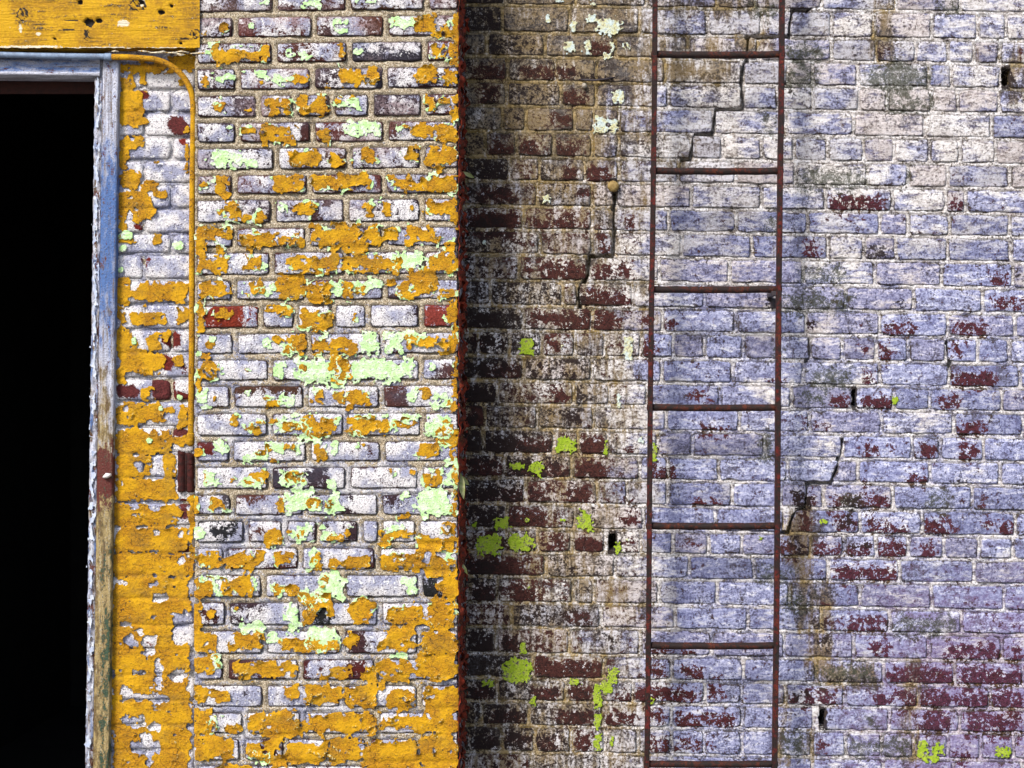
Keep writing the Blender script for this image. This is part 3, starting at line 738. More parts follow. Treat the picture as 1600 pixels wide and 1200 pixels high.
WB_CROPS = [(0, [(190, 80, 300, 180), (800, 230, 940, 330), (130, 360, 330, 480), (400, 370, 740, 450), (640, 520, 780, 610), (170, 510, 290, 600), (640, 650, 710, 700), (570, 670, 620, 720), (430, 800, 520, 880), (230, 820, 370, 890), (610, 820, 750, 900), (780, 950, 940, 1040), (650, 950, 750, 1040), (150, 940, 350, 1030), (160, 1070, 380, 1150), (740, 1070, 830, 1130)]),
            (300, [(120, 130, 400, 240), (500, 180, 560, 230), (640, 160, 720, 230), (760, 190, 800, 240), (820, 200, 890, 240), (870, 280, 920, 360), (1015, 120, 1050, 500), (430, 430, 480, 460), (530, 430, 640, 500), (640, 420, 780, 500), (820, 400, 930, 510), (950, 430, 1050, 490), (750, 550, 920, 680), (910, 580, 1040, 670), (120, 700, 270, 770), (500, 690, 640, 740), (650, 700, 820, 800), (840, 700, 980, 790), (1100, 700, 1160, 760), (1230, 700, 1280, 780), (130, 820, 330, 900), (570, 830, 620, 890), (520, 1000, 570, 1040), (640, 1000, 690, 1030), (150, 980, 420, 1060), (110, 1110, 280, 1200), (600, 1110, 670, 1170), (1385, 1120, 1480, 1180), (1100, 850, 1170, 960)]),
            (600, [(110, 30, 280, 140), (600, 40, 670, 110), (1390, 30, 1480, 110), (100, 160, 220, 270), (660, 170, 760, 220), (770, 220, 810, 260), (215, 300, 590, 410), (110, 300, 190, 410), (740, 310, 900, 420), (1010, 360, 1060, 400), (1160, 350, 1200, 430), (1430, 240, 1590, 290), (120, 440, 310, 540), (330, 440, 690, 550), (720, 450, 900, 550), (1160, 460, 1300, 550), (120, 580, 440, 690), (460, 590, 520, 690), (690, 600, 800, 680), (1010, 650, 1080, 700), (1380, 650, 1570, 700), (150, 720, 330, 830), (340, 720, 550, 820), (960, 730, 1100, 800), (170, 870, 480, 960), (580, 900, 660, 960), (710, 870, 880, 970), (980, 870, 1080, 950), (1290, 880, 1410, 920), (110, 1000, 420, 1100)]),
            (870, [(130, 20, 430, 120), (360, 170, 480, 270), (130, 170, 270, 270), (660, 310, 820, 380), (120, 450, 270, 560), (310, 460, 410, 570), (490, 590, 880, 700), (480, 540, 560, 610), (130, 720, 260, 830), (480, 740, 640, 820), (680, 730, 830, 830), (930, 780, 990, 840), (1020, 770, 1060, 840), (1060, 740, 1440, 840), (1150, 520, 1260, 580), (1330, 530, 1400, 560), (1150, 600, 1220, 700), (1300, 610, 1460, 700), (200, 870, 440, 980), (610, 870, 830, 980), (880, 870, 960, 970), (980, 890, 1090, 950), (1140, 870, 1250, 950), (1290, 880, 1430, 980), (1450, 890, 1530, 960), (1540, 910, 1600, 970), (150, 1010, 290, 1100), (310, 1010, 490, 1090), (500, 1030, 640, 1110), (720, 1020, 820, 1110), (1140, 1010, 1270, 1110), (1290, 1020, 1480, 1110)])]
WC_CROPS = [(0, [(620, 970, 900, 1070), (1220, 980, 1300, 1080), (1035, 1130, 1085, 1190), (1560, 250, 1600, 310), (860, 230, 920, 290)]),
            (350, [(635, 350, 665, 400), (885, 495, 1070, 570), (755, 495, 800, 530), (1240, 480, 1435, 580), (1220, 610, 1290, 670), (1400, 650, 1440, 710), (760, 590, 840, 660), (870, 590, 940, 690), (780, 730, 860, 810), (410, 710, 440, 750), (320, 765, 405, 790), (620, 840, 730, 920), (780, 850, 945, 940), (1150, 860, 1280, 930), (1230, 740, 1460, 840), (480, 980, 520, 1030), (550, 980, 630, 1040), (1265, 980, 1410, 1075), (0, 1010, 130, 1060), (800, 1100, 870, 1180), (930, 1110, 970, 1160), (1460, 360, 1600, 430), (1420, 250, 1540, 310), (1280, 1100, 1370, 1200), (1060, 1100, 1170, 1190), (510, 470, 545, 560), (500, 90, 590, 170)]),
            (600, [(440, 530, 560, 640), (620, 540, 940, 640), (480, 660, 550, 750), (645, 655, 765, 750), (810, 690, 1030, 760), (1100, 670, 1240, 770), (1380, 670, 1440, 730), (1460, 690, 1560, 760), (1370, 580, 1420, 650), (0, 575, 100, 610), (380, 780, 515, 870), (540, 790, 690, 870), (700, 790, 850, 880), (870, 790, 1010, 880), (1040, 800, 1180, 880), (640, 905, 970, 1000), (1250, 970, 1280, 1010), (590, 1090, 630, 1120), (790, 480, 830, 520), (1010, 450, 1120, 520)]),
            (825, [(590, 450, 650, 540), (690, 440, 920, 540), (830, 580, 950, 650), (1190, 580, 1290, 680), (1270, 570, 1490, 680), (1500, 590, 1600, 690), (1260, 700, 1600, 810), (910, 690, 1250, 790), (420, 800, 680, 900), (840, 830, 930, 900), (960, 810, 1070, 920), (1080, 810, 1240, 920), (1280, 820, 1600, 930), (1060, 940, 1240, 1040), (1300, 940, 1600, 1060), (20, 780, 110, 860), (0, 930, 60, 990), (70, 930, 160, 1010), (40, 730, 90, 770), (1230, 1100, 1340, 1180), (550, 1060, 640, 1130), (180, 800, 205, 870)])]
W_BARE = from_crops(WB_CROPS, 3.636, 700) + from_crops(WC_CROPS, 3.2, 1100)
W_STAIN = from_crops([(825, [(1005, 640, 1075, 1180), (455, 150, 515, 480), (550, 300, 640, 760), (560, 680, 860, 790), (380, 800, 420, 1180), (500, 1020, 540, 1150)]), (0, [(-240, 0, 370, 70), (-240, 190, 330, 250), (-240, 300, 130, 420), (860, 0, 960, 330), (1500, 240, 1600, 500)]), (600, [(400, 640, 520, 900)])], 3.2, 1100) + \
    from_crops([(0, [(100, 190, 900, 220), (100, 330, 1000, 360), (100, 480, 800, 500), (120, 620, 1000, 660), (300, 760, 1200, 800), (120, 910, 900, 940), (370, 930, 520, 1060), (360, 1050, 920, 1090), (1180, 920, 1400, 960), (330, 60, 900, 200)]),
                (300, [(110, 80, 500, 130), (400, 230, 960, 270), (400, 370, 950, 430), (640, 510, 1140, 550), (120, 640, 500, 690), (640, 670, 1140, 700), (720, 790, 920, 840), (120, 940, 900, 980)]),
                (600, [(110, 130, 800, 160), (200, 400, 700, 440), (590, 560, 1100, 590), (590, 690, 900, 720), (120, 560, 460, 580)]), (870, [(100, 130, 900, 160), (400, 270, 1130, 300), (100, 420, 860, 450), (680, 840, 1130, 870), (100, 980, 1130, 1000), (880, 1110, 1140, 1150)])], 3.636, 700)
W_STAIN += [(1240, 850, 1266, 930), (1252, 900, 1284, 985), (1268, 960, 1304, 1040), (1236, 790, 1270, 870)]
W_MOSS = from_crops([(0, [(805, 335, 1130, 445), (920, 470, 1140, 570), (230, 20, 360, 90), (400, 220, 620, 330), (400, 340, 560, 460), (450, 840, 820, 960), (1180, 0, 1300, 80), (1010, 815, 1045, 930), (1130, 470, 1160, 560), (280, 560, 370, 680), (300, 1080, 380, 1200)]),
                     (350, [(495, 210, 720, 310), (300, 0, 360, 60), (510, 710, 760, 830), (330, 590, 400, 680), (460, 830, 620, 900), (640, 330, 740, 460), (380, 340, 640, 460)]),
                     (600, [(680, 540, 800, 640), (280, 230, 360, 400), (255, 900, 440, 1000), (1110, 520, 1250, 640), (380, 1030, 560, 1150)]), (825, [(790, 930, 880, 990), (370, 1020, 520, 1150), (700, 1050, 1040, 1150), (560, 680, 860, 780), (940, 440, 1280, 550)])], 3.2, 1100)
W_SOOT_HOLES = from_crops([(0, [(150, 950, 350, 1020), (180, 110, 320, 180), (200, 540, 290, 600), (510, 970, 550, 1030), (140, 380, 200, 470), (740, 440, 960, 460)]),
                     (300, [(110, 140, 330, 230), (110, 700, 400, 780), (110, 830, 180, 930), (200, 830, 320, 870), (110, 970, 210, 1060), (110, 1110, 280, 1200), (720, 830, 740, 950), (180, 290, 250, 350), (700, 930, 890, 960), (740, 560, 770, 670)]),
                     (600, [(90, 30, 280, 140), (90, 150, 180, 270), (110, 320, 380, 410), (160, 720, 310, 830), (100, 690, 330, 720), (720, 640, 740, 680), (650, 170, 740, 215), (100, 990, 300, 1110), (460, 600, 500, 690), (720, 20, 760, 150)]),
                     (870, [(320, 460, 410, 570), (880, 430, 960, 530), (120, 450, 270, 560), (130, 590, 240, 680), (150, 870, 200, 970), (150, 1010, 230, 1100), (100, 20, 260, 120), (800, 420, 900, 470)])], 3.636, 700) + \
    from_crops([(0, [(740, 230, 780, 280), (865, 230, 920, 300), (1035, 1130, 1085, 1190), (400, 430, 470, 470)]), (350, [(800, 95, 950, 190), (940, 380, 1040, 430), (300, 350, 350, 430), (1550, 240, 1600, 300), (510, 470, 545, 560), (280, 370, 340, 420)]), (600, [(500, 530, 550, 640), (650, 660, 760, 745), (440, 780, 515, 870), (700, 560, 800, 640), (700, 790, 850, 830), (1230, 480, 1330, 510), (1050, 580, 1100, 620)]), (825, [(600, 740, 850, 780), (430, 810, 540, 860), (590, 450, 640, 600)])], 3.2, 1100)  # sooty patches, and a small uncut hole with its shade painted on
W_SOOT_HOLES += [(1257, 905, 1268, 950), (1264, 940, 1278, 985), (1274, 975, 1291, 1012), (1238, 765, 1266, 800), (1228, 800, 1244, 845)]
W_LIME = from_crops([(300, [(415, 835, 480, 925)]), (600, [(620, 310, 715, 390), (470, 450, 535, 520), (350, 450, 430, 480), (740, 730, 820, 830), (270, 760, 345, 830), (165, 860, 300, 960), (350, 855, 480, 950), (1160, 340, 1185, 440), (890, 320, 905, 400), (140, 780, 160, 820), (955, 900, 985, 970), (640, 760, 665, 780), (440, 765, 465, 785)]),
                     (870, [(320, 580, 470, 710), (690, 695, 760, 730), (915, 630, 965, 720), (830, 730, 870, 860), (870, 690, 930, 780), (1145, 800, 1175, 835), (835, 890, 870, 980), (830, 1010, 870, 1090), (460, 800, 500, 835), (920, 1020, 940, 1080), (410, 480, 440, 550), (440, 170, 460, 185), (200, 700, 260, 740)])], 3.636, 700) + from_crops([(825, [(1070, 1070, 1110, 1160), (1150, 1080, 1200, 1130), (1100, 1130, 1170, 1170), (1460, 1090, 1530, 1140), (275, 40, 292, 58)]), (600, [(580, 670, 612, 705), (945, 60, 970, 95)])], 3.2, 1100)
W_PALE = from_crops([(0, [(850, 110, 975, 200), (790, 85, 850, 130), (670, 230, 715, 295), (770, 230, 810, 310), (935, 515, 1000, 590), (830, 670, 910, 750), (920, 680, 960, 760), (885, 305, 930, 335), (920, 240, 945, 290), (990, 240, 1030, 280), (560, 85, 580, 130), (700, 120, 725, 180), (810, 0, 835, 30), (610, 0, 660, 15)]), (300, [(1000, 830, 1045, 960), (540, 20, 580, 60), (200, 275, 220, 295), (645, 870, 665, 885)]), (600, [(960, 60, 980, 140), (1080, 310, 1120, 335), (1000, 870, 1030, 890)])], 3.636, 700)
# ------------------------------------------------------------------ ground and the dark room behind the doorway
zg = 0.0
gv = [(-60, -80, zg), (60, -80, zg), (60, 60, zg), (-60, 60, zg)]
g = mesh_obj("ground", gv, [(0, 1, 2, 3)], M_GROUND, center=False); g["kind"] = "structure"
rx0, rx1, ry0, ry1, rz1 = -2.35, -0.55, 0.16, 3.4, 2.9
rv = [(x, y, z) for z in (0.01, rz1) for y in (ry0, ry1) for x in (rx0, rx1)]
rm = mesh_obj("interior_room", rv, [(0, 1, 3, 2), (4, 6, 7, 5), (2, 3, 7, 6), (0, 2, 6, 4), (1, 5, 7, 3)], M_BLACK, center=False); rm["kind"] = "structure"
# front wall of the room round the opening (behind the brickwork)
ox0, ox1, oz1 = WX(-330, 0.1), WX(150, 0.1), WZ(112, 0.1)
fr = merge([box(rx0, ox0, 0.14, 0.16, 0.01, rz1), box(ox1, rx1, 0.14, 0.16, 0.01, rz1), box(ox0, ox1, 0.14, 0.16, oz1, rz1)])
o = mesh_obj("room_front_wall", fr[0], fr[1], M_BLACK, center=False); o["kind"] = "structure"


# ------------------------------------------------------------------ a wall of bricks
def build_wall(root, Y, joints, vjoints, slope, xa, xb, gx, gy, fld, at_fun, mb, mm, hue, bev, bevd, corner, mort_dep, mort_rough, face_var, seed,
               view, gaps=(), cracks=(), mres=3.0, xm0=None, xm1=None, ym0=-210, jit=1.0, maxparts=300, rough=0.0011, ym1=None, groove=0.008):
    """bricks of a wall as parts (those outside the view joined), and its bed of mortar"""
    ym1 = ym1 or GROUND_PY
    rows = []
    snapped = []
    for pl in cracks:        # cracks that run sideways follow the bed joints
        q = [list(p) for p in pl]
        for a, b in zip(range(len(pl) - 1), range(1, len(pl))):
            if abs(pl[b][0] - pl[a][0]) > 1.2 * abs(pl[b][1] - pl[a][1]):
                xm_ = 0.5 * (pl[a][0] + pl[b][0]); ym_ = 0.5 * (pl[a][1] + pl[b][1])
                jy = [v + slope(v) * (xm_ - 0.5 * (xa + xb)) for v in joints]
                best = min(jy, key=lambda v: abs(v - ym_))
                if abs(best - ym_) < 14:
                    q[a][1] = best; q[b][1] = best
        snapped.append([tuple(p) for p in q])
    cracks = snapped
    j = list(joints); vj = [list(v) for v in vjoints]
    pitch = (j[-1] - j[0]) / (len(j) - 1)
    rr = random.Random(seed)
    while j[0] > ym0:
        j.insert(0, j[0] - pitch); vj.insert(0, [x + (len(j) % 2) * 55 for x in np.arange(xa + 60, xb - 30, 110)])
    k_off = len(j) - len(joints)
    while j[-1] < ym1:
        j.append(j[-1] + pitch); vj.append([x + (len(j) % 2) * 55 for x in np.arange(xa + 60, xb - 30, 110)])
    H = np.full(fld.X.shape, -mort_dep)
    rects = []
    extra = []
    made = 0

    def crack_x(y0, y1):
        out = []
        for pl in cracks:
            ys = [p[1] for p in pl]
            pts = []
            for (a, b) in zip(pl[:-1], pl[1:]):
                if b[1] - a[1] > 6 or abs(b[0] - a[0]) < abs(b[1] - a[1]) * 1.2:
                    pts.append((a, b))
            ym = 0.5 * (y0 + y1)
            for (a, b) in pts:
                if min(a[1], b[1]) <= ym <= max(a[1], b[1]):
                    t = (ym - a[1]) / (b[1] - a[1] + 1e-9)
                    xm_ = a[0] + t * (b[0] - a[0])
                    sl = (b[0] - a[0]) / (b[1] - a[1] + 1e-9)
                    sl = max(-0.9, min(0.9, sl))
                    out.append((xm_, sl))
        return out
    for r in range(len(j) - 1):
        xs = [xa - gx] + [x for x in vj[r] if xa + 14 < x < xb - 14] + [xb + gx]
        # fill long gaps
        full = [xs[0]]
        for x in xs[1:]:
            while x - full[-1] > 150:
                full.append(full[-1] + 108)
            full.append(x)
        xmid = 0.5 * (xa + xb)
        sl = slope(0.5 * (j[r] + j[r + 1]))
        yt = lambda x, a=j[r], s=sl: a + gy + s * (x - xmid)
        yb = lambda x, a=j[r + 1], s=sl: a - gy + s * (x - xmid)
        segs = []
        for a, b in zip(full[:-1], full[1:]):
            segs.append([[a + gx, a + gx], [b - gx, b - gx]])
        for (gr, g0, g1) in gaps:
            if gr + k_off == r:
                ns = []
                for (L, R) in segs:
                    if L[0] < g1 and R[0] > g0:
                        if g0 - L[0] > 12:
                            ns.append([L, [g0 - 1, g0 + 1]])
                        if R[0] - g1 > 12:
                            ns.append([[g1 + 1, g1 - 1], R])
                    else:
                        ns.append([L, R])
                segs = ns
        y0r, y1r = j[r], j[r + 1]
        for (cx_, s_) in crack_x(y0r + slope(y0r) * 0, y1r):
            ns = []
            hh = 0.5 * (y1r - y0r) - gy
            for (L, R) in segs:
                if L[0] + 9 < cx_ < R[0] - 9:
                    t_, b_ = cx_ - s_ * hh, cx_ + s_ * hh
                    ns.append([L, [t_ - 1.5, b_ - 1.5]]); ns.append([[t_ + 1.5, b_ + 1.5], R])
                else:
                    ns.append([L, R])
            segs = ns
        for (L, R) in segs:
            if min(R[0] - L[0], R[1] - L[1]) < 7:
                continue
            yof = rr.uniform(-1, 1) * face_var
            X, Yp, dep, F, e = brick_geo(L, R, yt, yb, Y, yof, min(bev, (R[0] - L[0]) * 0.3), bevd, min(corner, (R[0] - L[0]) * 0.35), seed + r * 7, rough=rough, jit=jit, skirt=mort_dep + 0.012)
            ymid = 0.5 * (yt(L[0]) + yb(R[0])); xm_ = 0.5 * (L[0] + R[0])
            i0, i1 = int((L[0] - fld.x0) / fld.res), int((R[0] - fld.x0) / fld.res) + 1
            k0, k1 = int((yt(xm_) - fld.y0) / fld.res), int((yb(xm_) - fld.y0) / fld.res) + 1
            H[max(k0, 0):max(k1, 0), max(i0, 0):max(i1, 0)] = -yof
            rects.append((max(L), min(R), yt(xm_), yb(xm_)))
            V = px_world(X, Yp, Y, dep)
            at = at_fun(X, Yp, e)
            invw = view[0] < R[0] and L[0] < view[2] and view[1] < yb(xm_) and yt(xm_) < view[3]
            if invw and made < maxparts:
                made += 1
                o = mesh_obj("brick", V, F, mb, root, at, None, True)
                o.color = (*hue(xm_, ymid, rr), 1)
            else:
                extra.append((V, F, at))
    if extra:
        n = 0; VV = []; FF = []; AA = {k: [] for k in extra[0][2]}
        for V, F, at in extra:
            VV.append(V); FF += [tuple(i + n for i in f) for f in F]; n += len(V)
            for k in at:
                AA[k].append(at[k])
        o = mesh_obj("far_brickwork", np.concatenate(VV), FF, mb, root, {k: np.concatenate(a) for k, a in AA.items()}, None, True, kind="stuff")
        o.color = (0.13, 0.05, 0.045, 1) if mb is M_PB else (0.85, 0.85, 0.88, 1)
    # mortar bed
    x0m = xa if xm0 is None else xm0; x1m = xb if xm1 is None else xm1
    mf = Field(x0m, ym0, x1m, ym1, mres)
    MX, MY = mf.X, mf.Y
    dep = mort_dep + mort_rough * (fbm(MX / 9, MY / 9, 3, seed + 77) + 0.5 * fbm(MX / 3.1, MY / 3.1, 2, seed + 78))
    B = np.zeros(MX.shape, bool)
    for (a, b, c, d) in rects:
        i0, i1 = max(int(math.ceil((a - x0m) / mres)), 0), max(int((b - x0m) / mres) + 1, 0)
        k0, k1 = max(int(math.ceil((c - ym0) / mres)), 0), max(int((d - ym0) / mres) + 1, 0)
        B[k0:k1, i0:i1] = True
    dil = B.copy()
    for sh in (1, -1):
        dil |= np.roll(B, sh, 0) | np.roll(B, sh, 1)
    gate_ = sstep(-0.18, 0.30, fbm(MX / 26, MY / 16, 3, seed + 91))
    dep = dep + np.where(B, 0.006, 0.0) + np.where(dil & ~B, groove * gate_, 0.0)
    for pl in cracks:
        for a, b in zip(pl[:-1], pl[1:]):
            dx, dy = b[0] - a[0], b[1] - a[1]
            t = np.clip(((MX - a[0]) * dx + (MY - a[1]) * dy) / (dx * dx + dy * dy + 1e-9), 0, 1)
            dd = np.hypot(MX - a[0] - t * dx, MY - a[1] - t * dy) + 1.0 * fbm(MX / 8, MY / 8, 2, 5)
            dep = np.maximum(dep, mort_dep + 0.045 * sstep(3.4, 1.8, dd))
    for (gr, g0, g1) in gaps:
        y0, y1 = joints[gr], joints[gr + 1]
        yo = slope(y0) * ((g0 + g1) / 2 - 0.5 * (xa + xb))
        wob = 2.2 * fbm(MX / 9, MY / 9, 2, 17)
        q = (MX > g0 - 1 + wob) & (MX < g1 + 1 + wob) & (MY > y0 + yo + 7 + 2 * wob) & (MY < y1 + yo - 7 + wob)
        dep = np.where(q, 0.10, dep)
    V = px_world(MX.ravel(), MY.ravel(), Y, dep.ravel())
    at = at_fun(MX.ravel(), MY.ravel(), np.zeros(MX.size))
    o = mesh_obj("mortar", V, grid_faces(mf.ny, mf.nx), mm, root, at, None, True)
    return H, j


def blur(A, n):
    for _ in range(n):
        A = (A + np.roll(A, 1, 0) + np.roll(A, -1, 0) + np.roll(A, 1, 1) + np.roll(A, -1, 1)) / 5
    return A


# ------------------------------------------------------------------ the pier with peeling yellow paint
pier = empty("brick_pier", (WX(510, 0), 0.15, 0), "brick pier with peeling yellow and mint paint between the doorway and the whitewashed wall", "brick pier")
PF = Field(290, -230, 730, 1480, 3.0)
pn = fbm(PF.X / 22, PF.Y / 22, 4, 3)
pb = PF.splats(PIER_BARE, pn, 5.0, -40)
low = sstep(250, 620, PF.Y)
pwash = 0.24 + 0.30 * low + 0.35 * fbm(PF.X / 60, PF.Y / 60, 2, 8)
pwash = np.where(pb > -8, np.minimum(pwash, 0.3 - 0.85 * np.clip((pb + 4) / 8, 0, 1)), pwash)
pslate = np.clip(fbm(PF.X / 70, PF.Y / 40, 2, 12) * 1.6 - 0.25, 0, 1) * 0.7
pthin = np.clip(fbm(PF.X / 90, PF.Y / 50, 2, 19) * 1.5 - 0.1, 0, 1) * sstep(500, 150, PF.Y)
mwash = -0.62 + 1.05 * sstep(380, 640, PF.Y) * (0.62 + fbm(PF.X / 80, PF.Y / 80, 2, 23))


def at_pier(X, Y, e):
    return {"ma": np.stack([PF.sample(pwash, X, Y), PF.sample(pslate, X, Y), PF.sample(pthin, X, Y), e], 1)}


def at_pier_m(X, Y, e):
    if np.asarray(e).sum() > 0:
        return at_pier(X, Y, e)
    return {"ma": np.stack([PF.sample(mwash, X, Y), 0 * X, 0 * X, 0 * X], 1)}


PHUES = [(0.11, 0.030, 0.024), (0.075, 0.026, 0.030), (0.14, 0.040, 0.026), (0.060, 0.028, 0.038), (0.10, 0.038, 0.018), (0.17, 0.042, 0.034)]


def hue_pier(x, y, rr):
    for (sx, sy, oy), c in PIER_SPECIAL:
        qx, qy = 300 + sx / 3.636, oy + sy / 3.636
        if abs(qy - y) < 18 and abs(qx - x) < 62:
            if abs(qx - x) < 40:
                return c
    return rr.choice(PHUES)


HP, _ = build_wall(pier, Y_PIER, PIER_J, PIER_V, lambda y: -0.011 * max(0.0, 1 - y / 900), 308, 715, 4.6, 5.0, PF, at_pier_m, M_PB, M_PM, hue_pier,
                   3.0, 0.0024, 5, 0.0048, 0.0018, 0.0022, 40, (-60, -25, 800, 1225), mres=2.2, ym0=-140, xm0=304, xm1=714.5, jit=1.3)

# the return of the pier towards the set-back wall: brick ends, mortar and paint in a shade-dark red
xr_ = WX(715, 0)
pitch = 41.36
ret_v, ret_f, nb = [], [], 0
for r in range(-5, 36):
    yt_, yb_ = -20 + pitch * r + 5, -20 + pitch * (r + 1) - 5
    if yb_ > GROUND_PY:
        break
    zt, zb = WZ(yt_, 0), WZ(yb_, 0)
    cut = 0.098 if r % 2 else 0.205
    for (ya, yb2) in ((0.012, cut - 0.005), (cut + 0.005, 0.30)):
        v, f = box(xr_ - 0.05, xr_ + random.uniform(-0.0015, 0.0005), ya, yb2, zb, zt, 0.004)
        if -60 < yt_ < 1230:
            o = mesh_obj("brick", v, f, M_PB, pier, {"ma": np.tile((0.1, 0.2, 0, 0.3), (len(v), 1))}, None, True)
            o.color = (*random.choice(PHUES), 1)
        else:
            ret_v += v; ret_f += [tuple(i + nb for i in q) for q in f]; nb += len(v)
o = mesh_obj("far_brickwork", ret_v, ret_f, M_PB, pier, {"ma": np.tile((0.1, 0.2, 0, 0.3), (len(ret_v), 1))}, None, True, kind="stuff")
core = box(WX(302, 0) + 0.004, xr_ - 0.006, 0.014, 0.30, 0.0, WZ(-209, 0))
mesh_obj("mortar", core[0], core[1], M_PM, pier, {"ma": np.tile((-0.6, 0, 0, 0), (8, 1))})

# yellow and mint flakes on the pier face
SF = Field(303, -14, 717.5, 1216, 1.5)
sn = 0.75 * fbm(SF.X / 15, SF.Y / 12, 4, 51, 0.68) + 0.6 * np.abs(fbm(SF.X / 7, SF.Y / 7, 3, 52, 0.7)) - 0.2 + 0.4 * fbm(SF.X / 3.2, SF.Y / 3.2, 1, 53)
PYR = from_crops(PY_CROPS, 3.636, 300)


def plate(hid, k):
    return (((hid >> k) & 255) / 255.0) * 2 - 1


def chips(X, Y, s, seed):
    a = voronoi(X + 2.5 * fbm(X / 7, Y / 7, 2, seed), Y + 2.5 * fbm(X / 7, Y / 7, 2, seed + 1), s, s * 0.8, seed)
    return plate(a[4], 5)


sn = 0.55 * fbm(SF.X / 17, SF.Y / 13, 3, 51, 0.55) + 0.55 * chips(SF.X, SF.Y, 12.0, 301) + 0.22 * chips(SF.X, SF.Y, 6.0, 302)
FY = SF.splats(PYR, sn * 1.1, 8.0, -30, 0.75, 0.6)
FY0 = FY.copy()
f1, f2, vcx, vcy, vid = voronoi(SF.X + 5 * fbm(SF.X / 14, SF.Y / 14, 2, 60), SF.Y + 5 * fbm(SF.X / 14, SF.Y / 14, 2, 61), 27, 21, 5)
edge_v = f2 - f1
gate = fbm(SF.X / 40, SF.Y / 40, 2, 66)
FY = np.where((edge_v < 2.0) & (gate > 0.02), np.minimum(FY, edge_v - 1.7), FY)
FY += 0.2 * sstep(840, 1000, SF.Y)
FY -= 7.0 * sstep(0.44, 0.62, fbm(SF.X / 13, SF.Y / 10, 3, 71, 0.6) * 1.25 + 0.12 * chips(SF.X, SF.Y, 7.0, 303))
HPs = blur(np.maximum(HP, blur(HP, 2)), 1)


p1_, p2_ = plate(vid, 3), plate(vid, 12)
lift_map = np.clip(1.7 * fbm(SF.X / 26, SF.Y / 22, 2, 81) - 0.02, 0, 1.35)
tilt = (p1_ * (SF.X - vcx) + p2_ * (SF.Y - vcy)) / 14.0


def h_yellow(PX, PY, F):
    base = PF.sample(HPs, PX, PY)
    cup = 0.0013 * np.clip(f1 / 14, 0, 1.4) ** 2
    return np.maximum(base, -0.004) + 0.0018 + 0.0008 * np.clip(tilt, -1, 1.5) + 0.3 * cup + 0.0080 * lift_map * np.exp(-F / 3.0) + 0.0003 * fbm(PX / 6, PY / 6, 2, 91)


def front_map(Y0):
    return lambda x, y, h: np.stack([WX(x, Y0), Y0 - h, WZ(y, Y0)], 1)


def a_zero(PX, PY):
    d = np.clip(fbm(PX / 45, PY / 30, 2, 95) * 0.9 - 0.1, 0, 0.6)
    return np.stack([d, d * 0, d * 0, d * 0 + 1], -1)


sheet(FY, SF.X, SF.Y, h_yellow, front_map(Y_PIER), 0.0008, [M_Y, M_CREAM], pier, "paint_flake", 190, 24, a_zero)
PMR = from_crops(PM_CROPS, 3.636, 300)
FM = SF.splats(PMR, sn * 1.25, 9.0, -30, 0.9, 0.8)
FM = np.maximum(FM, np.where((fbm(SF.X / 26, SF.Y / 26, 2, 97) > 0.24) & (SF.Y < 960), np.minimum(FY0 + 2.4 + 2.2 * sn, 3.0 - FY0), -9))
FM -= 1.3 * sstep(330, 250, SF.Y)
FM -= 9.0 * sstep(0.28, 0.60, fbm(SF.X / 10, SF.Y / 8, 3, 98, 0.6) * 1.25 + 0.2 * chips(SF.X, SF.Y, 7.0, 304))


def h_mint(PX, PY, F):
    return np.maximum(PF.sample(HPs, PX, PY), -0.005) + 0.0016 + 0.0012 * np.exp(-F / 3)


sheet(FM, SF.X, SF.Y, h_mint, front_map(Y_PIER), 0.0007, [M_MINT, M_MINT], pier, "mint_flake", 100, 30, None, "mint_fleck")

# curling yellow paint on the return, shade put into its dark red colour
RF = Field(0, -14, 135, 1216, 2.2)      # x: depth in px (532 per metre)
rn = fbm(RF.X / 14, RF.Y / 20, 4, 111)
FR = 6 * rn + 0.6 - 0.02 * RF.X + 2.5 * (RF.X < 8)


def h_ret(PX, PY, F):
    return 0.0025 + 0.018 * np.exp(-F / 3) * np.clip(fbm(PX / 18, PY / 22, 2, 113) + 0.25, 0, 1) + 0.0015 * fbm(PX / 6, PY / 6, 2, 114)


sheet(FR, RF.X, RF.Y, h_ret, lambda x, y, h: np.stack([xr_ + h, -0.003 + x / 532.0, WZ(y, 0)], 1), 0.001, [M_RET, M_RET], pier, "paint_flake", 12, 60, None)

# ------------------------------------------------------------------ the set-back strip beside the door frame
jamb = empty("brick_jamb", (WX(240, Y_JAMB), Y_JAMB + 0.1, 0), "narrow strip of brickwork under thick cracked yellow paint beside the steel door frame", "brick wall")
JF = Field(120, -230, 330, 1480, 3.0)
jn = fbm(JF.X / 20, JF.Y / 20, 4, 203)
jr = JF.splats(JRED, jn, 4.0, -40)
jw = 0.75 + 0.25 * fbm(JF.X / 50, JF.Y / 50, 2, 205)
jw = np.where(jr > -6, np.minimum(jw, 0.6 - 2.2 * np.clip((jr + 3) / 5, 0, 1)), jw)


def at_jamb(X, Y, e):
    return {"ma": np.stack([JF.sample(jw, X, Y), 0 * X, 0 * X, e * 0.25], 1)}


